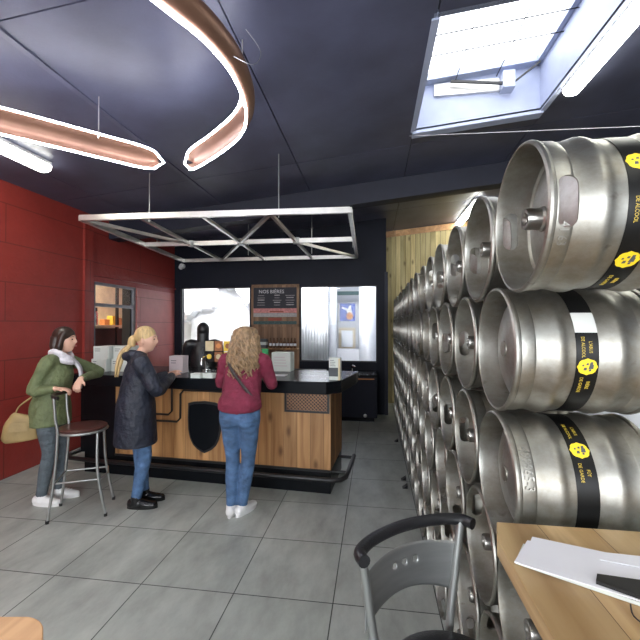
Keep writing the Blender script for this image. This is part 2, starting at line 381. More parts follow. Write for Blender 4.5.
# left wall with serving hatch
HA, HB, HZ0, HZ1 = 4.92, 5.90, 1.12, 2.25
mb = MB()
t = .22
mb.box(XL - t, YN - .2, 0, XL, HA, 3.3); mb.box(XL - t, HA, 0, XL, HB, HZ0); mb.box(XL - t, HA, HZ1, XL, HB, 3.3)
mb.box(XL - t, HB, HZ1, XL, YB + .15, 3.3, 0); mb.box(XL - t, HB, 0, XL, YB + .15, HZ1, 1)
mb.box(XL, 4.70, 0, XL + .035, 4.86, 3.13, 0)                    # pilaster
mb.box(XL, 4.86, HZ1 + .08, XL + .03, YB, HZ1 + .10, 0)          # ledge above the hatch
struct(mb.build('wall_left', [M['red'], M['red_smooth_glow']]))
# hatch frame
w = MB(); z0, z1 = HZ0, HZ1
w.box(XL - .06, HA, z0, XL - .02, HA + .05, z1); w.box(XL - .06, HB - .05, z0, XL - .02, HB, z1); w.box(XL - .06, HA, z1 - .04, XL - .02, HB, z1); w.box(XL - .06, HA, 1.90, XL - .02, HB, 1.95); w.box(XL - .06, HA, z0, XL - .02, HB, z0 + .03)
wf = struct(w.build('window_1', M['frame'])); MB().box(XL - .2, HB - .09, HZ0 + .01, XL - .06, HB - .001, HZ1 - .01).build('side_reveal', M['blackm'], wf); MB().box(XL - .2, HA + .001, HZ0 + .01, XL - .06, HA + .012, HZ1 - .01).build('side_reveal', M['blackm'], wf); MB().box(XL - .045, HA + .05, 1.95, XL - .04, HB - .05, z1 - .04).build('pane', M['glass'], wf)
# back walls
WZ0, WZ1 = .95, 2.36; LX0, LX1, RX0, RX1 = onY(180.5, YB), onY(250, YB), onY(300, YB), onY(377, YB)
XE = .22
mb = MB(); y0, y1 = YB, YB + .15
mb.box(XL - .2, y0, 0, XE, y1, WZ0); mb.box(XL - .2, y0, WZ1, XE, y1, 3.75)
for a, b in ((XL - .2, LX0), (LX1, RX0), (RX1, XE)): mb.box(a, y0, WZ0, b, y1, WZ1)
struct(mb.build('wall_back', M['navy']))
for i, (a, b) in enumerate(((LX0, LX1), (RX0, RX1))):
    f = MB(); e = .018; y = YB + .03
    f.box(a, y, WZ0, b, y + .04, WZ0 + e); f.box(a, y, WZ1 - e, b, y + .04, WZ1); f.box(a, y, WZ0, a + e, y + .04, WZ1); f.box(b - e, y, WZ0, b, y + .04, WZ1)
    f = struct(f.build('window_%d' % (i + 2), M['blackm'])); MB().box(a + e, y + .015, WZ0 + e, b - e, y + .02, WZ1 - e).build('pane', M['glass'], f)
# alcove with cladding on the right of the back wall
struct(MB().box(XE - .12, YB + .15, 0, XE, 8.3, 3.8).build('wall_alcove', M['navy']))
c = MB().box(XE, 8.18, 0, XR, 8.3, 4.2).build('wall_cladding', M['cladding']); struct(c)
tv = [(x, y, zc(x) + dz) for dz in (-.13, -.01) for y in (8.15, 8.18) for x in (XE, XR)]
struct(MB().add(tv, [(0, 2, 3, 1), (4, 5, 7, 6), (0, 1, 5, 4), (2, 6, 7, 3), (0, 4, 6, 2), (1, 3, 7, 5)]).build('trim_3', M['seatwood']))
struct(MB().box(XE - .03, YB - .03, 0, XE + .03, YB + .2, 2.6).build('trim_4', M['beam']))
struct(MB().box(XR, YN - .2, 0, XR + .2, 8.3, 4.3).build('wall_right', M['wallgrey']))
# wall behind the camera, with two big unseen windows added to let daylight in
mb = MB(); y0, y1 = YN - .2, YN
mb.box(XL, y0, 0, XR, y1, .7); mb.box(XL, y0, 2.7, XR, y1, 4.3)
for a, b in ((XL, -3.0), (-.3, .3), (3.0, XR)): mb.box(a, y0, .7, b, y1, 2.7)
struct(mb.build('wall_front', M['wallgrey']))
for i, (a, b) in enumerate(((-3.0, -.3), (.3, 3.0))):
    f = MB(); y = YN - .12
    for q in (a, (a + b) / 2 - .02, b - .04): f.box(q, y, .7, q + .04, y + .05, 2.7)
    f.box(a, y, .7, b, y + .05, .74); f.box(a, y, 2.66, b, y + .05, 2.7)
    f = struct(f.build('window_%d' % (i + 4), M['alu'])); MB().box(a, y + .02, .7, b, y + .025, 2.7).build('pane', M['glass'], f)
# store room behind the hatch
X0 = -5.4
for nm, bx in (('west', (X0 - .1, 3.9, -.05, X0, 7.6, 2.9)), ('near', (X0, 3.8, 0, XL - t, 3.9, 2.9)), ('far', (X0, 7.6, 0, XL - t, 7.7, 2.9)), ('top', (X0, 3.8, 2.85, XL - t, 7.7, 2.95))):
    struct(MB().box(*bx).build('wall_store_' + nm, M['cream']))
# brewing hall behind the back windows
A, B, Y1 = -5.6, XE - .12, 11.0
for nm, bx in (('far', (A, Y1, 0, B, Y1 + .1, 3.6)), ('west', (A - .1, YB + .15, 0, A, Y1, 3.6)), ('east', (B - .02, YB + .15, 0, B, Y1, 3.6)), ('top', (A, YB + .15, 3.5, B, Y1, 3.6)), ('middle', (-2.16, YB + .15, 0, -2.08, Y1, 3.5)), ('near', (A, YB + .151, 0, XL - .22, YB + .2, 3.5))):  # middle one is an unseen partition added to block the left lamp
    struct(MB().box(*bx).build('wall_brewery_' + nm, M['brewwall']))
def area(name, loc, size, size_y, power, col=(1, 1, 1), rot=(0, 0, 0)):
    l = bpy.data.lights.new(name, 'AREA'); l.shape = 'RECTANGLE'; l.size = size; l.size_y = size_y; l.energy = power; l.color = col
    o = bpy.data.objects.new(name, l); C.objects.link(o); o.location = loc; o.rotation_euler = rot; return o
area('brewery_lamp', (-3.1, 7.5, 3.05), 2.2, .6, 80, (.95, .97, 1), (math.radians(62), 0, 0)); area('brewery_lamp', (-.9, 7.5, 3.05), 1.4, .6, 60, (.93, .96, 1), (math.radians(62), 0, 0))
area('store_lamp', (-4.7, 5.6, 2.8), .6, .6, 26, (1, .95, .86))
area('daylight_fill', (-1.65, YN - .3, 1.7), 2.6, 1.9, 70, (.9, .95, 1), (PI / 2, 0, 0)); area('daylight_fill', (1.65, YN - .3, 1.7), 2.6, 1.9, 70, (.9, .95, 1), (PI / 2, 0, 0))  # area lamps added outside the unseen front windows as daylight fill

# skylight: curb, frame, pane, wires and opener
k = MB(); a, b, c, d = HOLE; e = .04
def curb(x0, y0, x1, y1, za, zb): 
    vs = [(x, y, zc(x) + dz) for dz in (za, zb) for y in (y0, y1) for x in (x0, x1)]
    k.add(vs, [(0, 2, 3, 1), (4, 5, 7, 6), (0, 1, 5, 4), (2, 6, 7, 3), (0, 4, 6, 2), (1, 3, 7, 5)])
CH = .50
curb(a - e, b - e, a, d + e, 0, CH); curb(c, b - e, c + e, d + e, 0, CH); curb(a, b - e, c, b, 0, CH); curb(a, d, c, d + e, 0, CH)
curb(a - .03, d - .01, c + .03, d + .10, -.03, .0); curb(a - .05, b, a + .0, d, -.012, 0); curb(c, b, c + .05, d, -.012, 0)
M['curb'] = mat('skylight_curb_paint', (.40, .44, .58), .45, var=.05)
sk = struct(k.build('window_6', M['curb']))
k = MB(); curb(a, d - .09, c, d, CH - .06, CH); curb(a, b, c, b + .05, CH - .06, CH); curb(a, b, a + .05, d, CH - .06, CH); curb(c - .05, b, c, d, CH - .06, CH); pass
k.build('window_frame', M['curb'], sk)
k = MB(); curb(a, b, c, d, CH, CH + .01); k.build('pane', M['glass'], sk)
k = MB()
for y in (2.75, 3.0, 3.25, 3.5): k.bar((a, y, zc(a) + CH - .09), (c, y, zc(c) + CH - .09), .007)
for x in (.80, 1.2): k.bar((x, b, zc(x) + CH - .09), (x, d, zc(x) + CH - .09), .007)
k.build('wire_grid', M['blackm'], sk)
k = MB(); x = 1.28; z = zc(x)
k.box(x - .055, d - .12, z + .22, x + .055, d - .001, z + .38); k.build('opener_motor', M['curb'], sk)
k = MB(); k.bar((x, d - .1, z + .26), (.75, d - .08, z + .34), .022); k.bar((x + .04, d - .08, z + .27), (1.55, d - .14, z + .42), .014); k.build('opener_arm', M['blackm'], sk)
k = MB(); k.box(.60, d - .03, z + .24, 1.22, d - .001, z + .36); k.build('opener_plate', M['alu'], sk)
# thin cable below the skylight
mb = MB(); mb.tube([(.366, 4.06, zc(.366) - .005), (XR - .01, .87, H + .315)], .0025, 6)
tag(mb.build('cable', M['white']), 'thin white cable strung under the ceiling below the skylight', 'cable')

# ------------------------------------------------------------------ ceiling lights
def tube_light(x, y0, y1, label):
    t = thing('ceiling_light', label, 'light', (x, (y0 + y1) / 2, zc(x)), 0, 'fluorescent tube fittings on the ceiling')
    L = (y1 - y0) / 2; tilt = ROOF
    MB().box(-.07, -L, -.045, .07, L, -.006).build('housing', M['white'], t)
    p = []
    for i in range(9):
        an = PI + PI * i / 8; p.append((.075 * math.cos(an), .06 * math.sin(an) - .045))
    mb = MB(); n = len(p); rings = [(-L - .01, .75), (-L + .02, 1), (L - .02, 1), (L + .01, .75)]
    vs = [(q[0] * s, y, -.045 + (q[1] + .045) * s) for y, s in rings for q in p]
    fs = [(i * n + j, i * n + j + 1, (i + 1) * n + j + 1, (i + 1) * n + j) for i in range(3) for j in range(n - 1)] + [tuple(range(n)), tuple(range(3 * n, 4 * n))] + [(i * n, (i + 1) * n, (i + 1) * n + n - 1, i * n + n - 1) for i in range(3)]
    mb.add(vs, fs).build('diffuser', M['tube'], t, smooth=50)
    t.rotation_euler.y = -math.atan(ROOF)
    return t
tube_light(-3.22, 1.85, 3.38, 'bright tube light on the ceiling above the red wall')
tube_light(1.70, 1.9, 3.62, 'bright tube light on the ceiling right of the skylight')
tube_light(1.70, 6.6, 8.1, 'far tube light on the ceiling in front of the wooden cladding')
for x, y in ((-3.2, -.9), (1.7, -1.2), (-.9, -1.2), (3.4, 2.7)):  # extra tubes out of view, added to light the room
    tube_light(x, y, y + 1.5, 'added tube light on the ceiling out of view, for extra room light')

# ------------------------------------------------------------------ curved neon pendant
ZR = H + 1.35
def ring_path():
    P = [(-1.545, 3.0), (-1.20, 2.74), (-.90, 2.46), (-.765, 2.19), (-.72, 1.89), (-.747, 1.66), (-.82, 1.47), (-1.0, 1.15), (-1.4, .85), (-1.95, .85), (-2.55, 1.15), (-2.85, 1.65), (-2.62, 2.05), (-2.40, 2.25), (-2.05, 2.62), (-1.745, 2.95)]
    T = [1.42] * 16
    return P, T
P, T = ring_path(); pts, tl = [], []
for i in range(len(P) - 1):
    p0, p1, p2, p3 = [Vector((*P[min(max(q, 0), len(P) - 1)], 0)) for q in (i - 1, i, i + 1, i + 2)]
    for q in range(6):
        t = q / 6; pts.append(.5 * ((2 * p1) + (p2 - p0) * t + (2 * p0 - 5 * p1 + 4 * p2 - p3) * t * t + (3 * p1 - p0 - 3 * p2 + p3) * t ** 3)); tl.append(T[i] * (1 - t) + T[i + 1] * t)
pts.append(Vector((*P[-1], 0))); tl.append(T[-1])
neon = thing('pendant_light', 'curved copper channel pendant with white neon edges hanging from the ceiling', 'pendant light', (-1.6, 1.9, ZR))
O = Vector((-1.6, 1.9, 0)); K = len(pts); n = 11; vs = []; edge1, edge2 = [], []
for i, p in enumerate(pts):
    t = (pts[min(i + 1, K - 1)] - pts[max(i - 1, 0)]).normalized(); sd = Vector((t.y, -t.x, 0))   # outward on the right-hand run
    s = min(i, K - 1 - i); w = .085 * (math.sqrt(max(0, 1 - (1 - min(s, 3) / 3) ** 2)) * .7 + .3)
    # outward = away from the loop centre
    if sd.dot(p - Vector((-1.7, 1.9, 0))) < 0: sd = -sd
    ang = tl[i]
    A = sd * math.cos(ang) + Vector((0, 0, 1)) * math.sin(ang) * -1; U = Vector((0, 0, 1)) * math.cos(ang) + sd * math.sin(ang)
    for j in range(n):
        f = -1 + 2 * j / (n - 1); vs.append(p - O + A * f * w + U * (1 - f * f) * .065)
    edge1.append(p - O - A * w); edge2.append(p - O + A * w)
fs = [(i * n + j, i * n + j + 1, (i + 1) * n + j + 1, (i + 1) * n + j) for i in range(K - 1) for j in range(n - 1)]
o = MB().add(vs, fs).build('channel', M['copper'], neon, smooth=180); sm = o.modifiers.new('s', 'SOLIDIFY'); sm.thickness = .006
loop = edge1 + [(edge1[-1] + edge2[-1]) / 2 + (pts[-1] - pts[-2]).normalized() * .03] + edge2[::-1] + [(edge1[0] + edge2[0]) / 2 + (pts[0] - pts[1]).normalized() * .03]
MB().tube([q - Vector((0, 0, .006)) for q in loop], .0068, 8, closed=True).build('neon_strip', M['lit'], neon, smooth=180)
for q in (84, 14, 50):
    p = pts[q % K]; MB().tube([p - O + Vector((0, 0, .05)), p - O + Vector((0, 0, zc(p.x) - ZR))], .004, 6).build('hanging_rod', M['alu'], neon)
mb = MB(); p = pts[26]; mb.tube([p - O + Vector((.1, .0, .1)), p - O + Vector((.16, .05, .02)), p - O + Vector((.14, .0, -.08)), p - O + Vector((.05, -.03, -.05))], .0016, 6, sub=4).build('power_cable', M['tubegrey'], neon)

# ------------------------------------------------------------------ hanging aluminium truss
ZT = H + 1.195
tr = thing('hanging_frame', 'rectangular aluminium frame with crossed bars hung over the bar', 'ceiling frame', (-1.8, 5.3, ZT))
def TP(s, t):
    fl, fr_, br_, bl = Vector((-3.27, 3.90)), Vector((-.25, 4.02)), Vector((-.30, 6.79)), Vector((-3.55, 6.79))
    f = fl.lerp(fr_, s); b_ = bl.lerp(br_, s); p = f.lerp(b_, t); return Vector((p.x + 1.8, p.y - 5.3, 0))
for (a, b, nm) in (((0, 0), (1, 0), 'front_rail'), ((0, 1), (1, 1), 'back_rail'), ((0, 0), (0, 1), 'side_rail'), ((1, 0), (1, 1), 'side_rail'), ((0, .5), (1, .5), 'middle_rail')):
    MB().bar(TP(*a), TP(*b), .045, .06).build(nm, M['alu'], tr)
for a, b in (((0, 0), (.235, .5)), ((.235, 0), (.235, 1)), ((.47, 0), (.483, 1)), ((.72, 0), (.236, 1)), ((.72, 0), (.753, 1)), ((.737, .5), (1, 1))):
    p, q = TP(*a), TP(*b); p.z = q.z = -.012; MB().bar(p, q, .036).build('cross_bar', M['alu'], tr)
for s in (.235, .477, .737):
    p = TP(s, .5); MB().lathe([(-.045, .05), (.04, .05)], 16, o=p).build('joint_plate', M['tubegrey'], tr)
for s, t in ((.27, 0), (.75, 0), (.99, .6), (.45, .75), (.78, .75), (.04, .55)):
    p = TP(s, t); x = p.x - 1.8; MB().tube([p + Vector((0, 0, -.06)), p + Vector((0, 0, zc(x) - ZT - (.27 if .0 < 0 else 0)))], .006, 6).build('threaded_rod', M['tubegrey'], tr)
# small security camera on the back wall
sc = thing('security_camera', 'small white dome camera at top of the back wall corner', 'camera', (onY(181, 7.05), 7.09, H + 1.14))
MB().lathe([(-.03, .05), (.03, .05)], 16, 'Y', (0, 0, 0)).build('base', M['white'], sc, smooth=40); MB().ball((0, -.05, -.03), .045).build('dome', M['white'], sc, smooth=180)

# ------------------------------------------------------------------ bar
BA = math.radians(-4)                                    # bar's own turn
bar = thing('bar_counter', 'long bar with plank front, black shield emblem, black worktop and foot rail', 'bar counter', (-.42, 3.72, 0), BA)
BL = 2.85; BW = .72; ZP = .22; ZF = .98; ZTOP = 1.10     # local: x from -BL to 0, y from 0 to BW
MB().box(-BL, 0, ZP, -2.4, BW, ZF).box(-BL + .0, BW - .02, ZP, 0, BW, ZF).build('carcass', M['black'], bar)
MB().box(-2.4, 0, ZP, 0, .03, ZF).build('front_panel', M['barwood'], bar)
sd = MB().box(-.03, .03, ZP, 0, BW - .02, ZF).build('end_panel', wood('bar_end_planks', (.25, .105, .035), (.46, .23, .085), .135, 'Y', (1, 1, .07), True, .5, .02), bar)
MB().box(-BL + .05, .005, 0, .0, BW - .03, ZP - .001).build('plinth', M['black'], bar)
MB().box(-2.4, -.012, ZP - .012, .002, .0, ZP + .012).build('bottom_trim', M['blackm'], bar)
top = [(-BL - .05, -.12), (-.02, -.12), (.10, .02), (.18, .60), (.18, .80), (-BL - .05, .80)]
MB().prism(top, ZF, ZTOP).build('worktop', M['black'], bar, bevel=.006)
# shield
def shield(s=1):
    R_ = [(.185, .25), (.19, .10), (.185, -.02), (.165, -.11), (.13, -.18), (.08, -.225), (.04, -.245)]
    p = [(-.12, .268), (0, .278), (.12, .268)] + R_ + [(0, -.262)] + [(-x, y) for x, y in R_[::-1]]
    return [(x * s, y * s) for x, y in p]
SX = -1.33 ; SZ = .57
mb = MB().prism(shield(), 0, .014, T=Matrix.Translation((SX, 0, SZ)) @ FRONT); shp = mb.build('shield_emblem', M['blackm'], bar, bevel=.004)
mb = MB().prism(shield(.9), .014, .02, T=Matrix.Translation((SX, 0, SZ)) @ FRONT); mb.build('shield_face', M['black'], shp)
# black pipes on the planks
for x1, zb in ((-1.60, .62), (-1.70, .69)):
    top_z = .955 if x1 > -1.65 else .97
    p = [(-.95 if x1 > -1.65 else -1.66, -.02, top_z), (x1 + .04, -.02, top_z), (x1, -.02, top_z - .04), (x1, -.02, zb + .04), (x1 - .04, -.02, zb), (-2.3, -.02, zb)]
    if x1 < -1.65: p = [(x1, -.02, .975), (x1, -.02, zb + .04), (x1 - .04, -.02, zb), (-2.3, -.02, zb)]
    MB().tube(p, .011, 8).build('pipe', M['blackm'], bar, smooth=60)
# vent grille
gx0, gx1, gz0, gz1 = -.44, -.03, .80, .965
gm = MB()
for i in range(24):
    for s in (1, -1):
        x = gx0 - .2 + i * .036
        pa, pb = [x, gz0], [x + .175, gz1]
        if s < 0: pa, pb = [x, gz1], [x + .175, gz0]
        def clip(p, q, xx): t = (xx - p[0]) / (q[0] - p[0]); return [xx, p[1] + t * (q[1] - p[1])]
        if pb[0] <= gx0 or pa[0] >= gx1: continue
        if pa[0] < gx0: pa = clip(pa, pb, gx0)
        if pb[0] > gx1: pb = clip(pa, pb, gx1)
        gm.bar((pa[0], -.012, pa[1]), (pb[0], -.012, pb[1]), .006)
vent = MB().box(gx0, -.006, gz0, gx1, -.001, gz1).box(gx0 - .02, -.02, gz0 - .02, gx1 + .02, 0, gz0).box(gx0 - .02, -.02, gz0, gx0, 0, gz1).box(gx1, -.02, gz0, gx1 + .02, 0, gz1).build('vent', M['blackm'], bar)
gm.build('grille', M['mesh'], vent)
# foot rail
z = .20
for yy in (.06, .50): MB().tube([(-.02, yy, z), (.16, yy, z)], .016, 10).build('rail_bracket', M['blackm'], bar, smooth=60)
MB().tube([(.16, .56, z), (.16, .10, z), (.155, -.06, z), (.12, -.13, z), (.04, -.16, z), (-.4, -.165, z), (-2.65, -.165, z), (-2.85, -.15, z), (-2.93, -.06, z), (-2.95, .5, z)], .022, 12).build('foot_rail', M['blackm'], bar, smooth=60)
for x in (-.5, -1.4, -2.3): MB().tube([(x, .01, z - .08), (x, -.165, z)], .012, 8).build('rail_bracket', M['blackm'], bar)

bz = ZTOP
def on_bar(name, u, v, label, cat, group=None, Z=bz, rz=BA):
    x, y = at(u, v, Z); return thing(name, label, cat, (x, y, Z), rz, group)
def marks(mb, x0, x1, z0, z1, rows, y, seed=1, m=0):
    rd = random.Random(seed)
    for i in range(rows):
        z = z1 - (z1 - z0) * (i + .5) / rows; w = (x1 - x0) * rd.uniform(.4, .95); h = (z1 - z0) / rows * .28
        mb.box(x0, y - .0006, z - h / 2, x0 + w, y, z + h / 2, m)
    return mb
# display box near the bar's right corner
b = on_bar('display_box', 335, 379.5, 'white and black printed display box near the right end of the bar', 'display box')
MB().box(-.055, -.03, 0, .055, .06, .215).build('carton', M['box'], b)
MB().box(-.056, -.0315, .035, .035, -.03, .12).build('dark_print', M['ink'], b); marks(MB(), -.045, .03, .13, .2, 4, -.0305, 3).build('print', M['ink'], b)
MB().box(.036, -.0315, .0, .056, -.03, .21).build('orange_edge', M['card1'], b)
# white till screen behind
b = on_bar('till', 281, 371.5, 'white boxy till facing the customers behind the bar top', 'till')
MB().box(-.115, 0, .0, .115, .16, .22).build('case', M['box'], b, bevel=.006); marks(MB(), -.08, .09, .05, .18, 4, -.0005, 5).build('print', M['pinkbox'], b)
b = on_bar('paper_sheet', 279, 375.3, 'white paper sheet flat on the bar top by the till', 'paper'); MB().box(-.08, -.05, 0, .08, .06, .004).build('sheet', M['paper'], b)
b = on_bar('carton', 176, 373, 'grey pink carton on the bar top between the two women', 'box')
MB().box(-.085, 0, 0, .085, .12, .19).build('case', M['pinkbox'], b, bevel=.003); marks(MB(), -.06, .04, .1, .15, 2, -.0005, 9).build('print', M['ink'], b)
for i, (u, lab) in enumerate(((198, 'left of the two small stacks of white beer mats on the bar'), (210, 'right of the two small stacks of white beer mats on the bar'))):
    x, y = at(u, 377.5, bz); o = MB()
    for q in range(5): o.box(-.055, -.045, q * .009, .055, .045, q * .009 + .008)
    tag(o.build('beer_mat_stack', M['box'], loc=(x, y, bz), rz=BA), lab, 'beer mats', 'beer mat stacks')
# stacked white boxes at the bar's left end
bw, bh = .20, .145
for (u, lv, lab) in ((99, 0, 'white carton at lower left of the four on the bar'), (119, 0, 'white carton at lower right of the four on the bar'), (101, 1, 'white carton at upper left of the four on the bar'), (121, 1, 'white carton at upper right of the four on the bar')):
    x, y = at(u, 371.5, bz); b = thing('carton', lab, 'box', (x, y, bz + lv * (bh + .001)), BA, 'white cartons stacked on the bar')
    MB().box(-bw / 2, 0, 0, bw / 2, .22, bh).build('case', M['box'], b, bevel=.002); marks(MB(), -.08, .0, .08, .125, 2, -.0005, lv * 3 + int(u)).build('print', M['ink'], b)
# beer font with tap cards
f = on_bar('beer_font', 217, 371, 'chrome beer tap font with beer cards behind the curly-haired woman', 'beer tap')
MB().lathe([(0, .05), (.015, .05), (.02, .025), (.17, .022), (.19, .035), (.2, .02)], 20, o=(-.13, 0, 0)).build('column', M['chrome'], f, smooth=50)
MB().tube([(-.13, 0, .15), (-.13, -.06, .17), (-.13, -.11, .15), (-.13, -.12, .08)], .011, 10, sub=4).build('spout', M['chrome'], f, smooth=60)
MB().tube([(-.13, -.05, .18), (-.14, -.06, .26)], .01, 8).build('tap_handle', M['blackm'], f)
MB().tube([(-.13, 0, .16), (.34, 0, .16)], .02, 10).tube([(.28, 0, 0), (.28, 0, .16)], .02, 10).build('cross_pipe', M['chrome'], f, smooth=60)
ci = 0
for r in range(2):
    for q in range(4):
        x = -.08 + q * .115; z = .11 + r * .125
        cd = MB().box(x - .05, -.03, z, x + .05, -.024, z + .115).build('beer_card', M[('card1', 'card2', 'card3', 'card1', 'blackm', 'card2', 'card3', 'ink')[(q + r * 4 + 4) % 8]], f)
        MB().lathe([(-.034, .03), (-.0301, .03)], 16, 'Y', (x, 0, z + .06)).build('badge', M[('card3', 'card1', 'orange', 'card2')[(q + r) % 4]], cd)
b = on_bar('menu_stand', 264, 371, 'narrow green and white printed menu stand behind the bar top', 'menu stand')
MB().box(-.045, 0, 0, .045, .03, .26).build('panel', M['greenp'], b); marks(MB(), -.03, .035, .03, .22, 5, -.0005, 11).build('print', M['paper'], b)
# -------------------------------------------------- back counter and wall shelf
BC = thing('back_counter', 'dark cabinet counter along the back wall under the right window', 'counter', (-1.7, 6.78, 0))
MB().box(-1.9, -.28, .08, 1.75, .33, .76).build('cabinet', M['navy'], BC); MB().box(-1.95, -.3, .762, 1.76, .335, .80).build('counter_top', M['black'], BC)
MB().box(1.35, -.285, .72, 1.70, -.281, .735).build('copper_edge', M['orange'], BC); MB().box(-1.85, -.2, 0, 1.70, .3, .08).build('plinth', M['black'], BC)
MB().ball((1.55, -.3, .12), .03).build('door_stop', M['alu'], BC)
b = thing('drip_tray', 'black tray with wooden edge lying on the back counter', 'tray', (onY(308, 6.6), 6.66, .801)); MB().box(-.3, -.12, 0, .3, .12, .05).build('tray', M['blackm'], b); MB().box(-.28, -.125, .005, .28, -.121, .03).build('edge', M['orange'], b)
b = thing('faucet', 'small chrome faucet on the back counter under right window', 'faucet', (onY(352, 6.7), 6.72, .801)); MB().tube([(0, 0, 0), (0, 0, .1), (.02, -.04, .13), (.06, -.08, .11)], .014, 10, sub=4).build('spout', M['chrome'], b, smooth=60); MB().lathe([(0, .03), (.02, .028)], 16).build('base', M['chrome'], b)
bx0, bx1 = onY(251, 7.08), onY(299.5, 7.08); bc = (bx0 + bx1) / 2; hw = (bx1 - bx0) / 2 - .01
sh = thing('wall_shelf', 'wooden board panel with a menu board and shelf between the windows', 'wall shelf', (bc, 7.115, .80))
MB().box(-hw, -.03, 0, hw, -.001, 1.60).build('back_boards', M['shelfwood'], sh)
MB().box(-hw, -.20, .38, hw, -.03, .405).build('shelf', M['barwood'], sh)
fm = MB(); e = .04; z0, z1 = .80, 1.58
for q in ((-hw, z0, hw, z0 + e), (-hw, z1 - e, hw, z1), (-hw, z0, -hw + e, z1), (hw - e, z0, hw, z1)): fm.box(q[0], -.055, q[1], q[2], -.03, q[3])
fm.build('board_frame', M['shelfwood'], sh)
mn = MB().box(-hw + e, -.04, 1.15, hw - e, -.031, z1 - e).build('menu_panel', M['board'], sh)
text_obj('title', 'NOS BIÈRES', .095, M['boardtext'], mn, Matrix.Translation((-.07, -.042, 1.46)) @ FRONT)
k = MB(); rd = random.Random(3)
for cx in (-.27, .04, .29):
    for r in range(5):
        w = rd.uniform(.05, .09); k.box(cx - w, -.0412, 1.385 - r * .045, cx + w, -.0402, 1.385 - r * .045 + (.018 if (r + int(cx * 10)) % 3 == 0 else .008))
k.build('small_lines', M['palerow'], mn)
for z, h, mm in ((1.06, .085, 'pinkrow'), (.985, .07, 'palerow'), (.845, .06, 'tealrow')): MB().box(-hw + e, -.038, z, hw - e, -.031, z + h).build('menu_row', M[mm], sh)
MB().box(-.13, -.042, .915, .13, -.031, .965).build('menu_row', M['redrow'], sh)
MB().box(-.10, -.041, 1.075, .16, -.0385, 1.095).build('menu_row', M['redrow'], sh)
def bottle(x, z, lab, mm='amber'):
    b = thing('beer_bottle', lab, 'bottle', (bc + x, 6.985, z), 0, 'bottles on the wooden wall shelf')
    MB().lathe([(0, .026), (.1, .028), (.13, .014), (.17, .012), (.185, .013)], 14).build('glass', M[mm], b, smooth=50); MB().lathe([(.04, .0285), (.085, .0285)], 14).build('bottle_label', M['paper'], b, smooth=50)
for i in range(8):
    bottle(-.06 + i * .066, 1.206, ('bottle number %s from the left on the wooden wall shelf' % ['one', 'two', 'three', 'four', 'five', 'six', 'seven', 'eight'][i]).replace('number one', 'standing first'))
for i, (z, mm) in enumerate(((1.206, 'ink'), (1.262, 'box'), (1.318, 'ink'))):
    tag(MB().box(-.11, -.08, 0, .11, .05, .054).build('beer_case', M[mm], loc=(bc - .24, 7.0, z)), ['lowest', 'middle', 'topmost'][i] + ' of three flat cases stacked on the wooden shelf', 'box', 'flat cases on the wall shelf')

# -------------------------------------------------- brewery behind the windows
def yb(u, Y): return onY(u, Y)
mb = MB(); Y = 8.3; x0, x1 = yb(296, Y), yb(328, Y); n = 46; vs = []
for i in range(n + 1):
    for z in (.4, 2.9): vs.append((x0 + (x1 - x0) * i / n, Y + .03 * math.sin(i * 1.5) + (.0), z))
cur = MB().add(vs, [(2 * i, 2 * i + 2, 2 * i + 3, 2 * i + 1) for i in range(n)]).build('strip_curtain', M['sheet'], smooth=180); cur.modifiers.new('s', 'SOLIDIFY').thickness = .004
tag(cur, 'white ribbed strip curtain behind the left of the right window', 'curtain')
for i, (u, Y, r, lab) in enumerate(((333, 9.0, .10, 'slim steel tank right of the ribbed curtain behind the window'), (368, 8.7, .20, 'wide steel tank at right edge behind the window'))):
    t = thing('steel_tank', lab, 'tank', (yb(u, Y), Y, .012), 0, 'steel tanks behind the window')
    MB().lathe([(.25, .03), (.45, r), (2.7, r), (2.85, r * .5), (2.9, .05)], 32).build('vessel', M['brushed'], t, smooth=40)
    for q in range(3): MB().tube([(r * .8 * math.cos(q * 2.1), r * .8 * math.sin(q * 2.1), 0), (r * .8 * math.cos(q * 2.1), r * .8 * math.sin(q * 2.1), .6)], .02, 8).build('leg', M['brushed'], t)
Y = 10.2
t = tag(MB().box(-.33, 0, 0, .33, .04, .10).build('shop_sign', M['tealrow'], loc=(yb(347.5, Y), Y, 2.42)), 'dark teal header strip above the poster behind the right window', 'sign')
ps = thing('poster', 'blue poster with a pale figure and orange skirt behind right window', 'poster', (yb(347.5, 10.97), 10.975, 1.74))
MB().box(-.22, 0, 0, .22, .02, .50).build('poster_sheet', M['blue'], ps)
MB().prism([(-.04, .28), (.06, .44), (.1, .46), (.11, .3), (.15, .2), (.02, .2)], 0, .005, T=FRONT).prism([(-.17, .36), (-.15, .41), (.04, .33), (.03, .28)], 0, .004, T=FRONT).build('figure', M['paper'], ps)
MB().ball((.06, -.004, .14), (.10, .006, .11)).build('orange_skirt', M['orange'], ps)
dr = thing('back_door', 'pale doorway panel below the blue poster behind right window', 'door', (yb(347, 10.96), 10.965, .95)); MB().box(-.24, 0, 0, .24, .03, .60).build('frame', M['cream'], dr); MB().box(-.16, -.01, .05, .16, 0, .52).build('door_pane', M['brushed'], dr)
wt = thing('work_table', 'white work table behind the right window', 'table', (yb(350, 9.6), 9.8, .012)); MB().box(-.5, -.3, .95, .28, .3, 1.0).build('table_top', M['paper'], wt)
MB().box(-.5, -.3, .3, .28, -.28, .95).build('skirt', M['paper'], wt)
for sx in (-.46, .24): MB().box(sx - .02, -.26, 0, sx + .02, -.22, .95).build('leg', M['brushed'], wt)
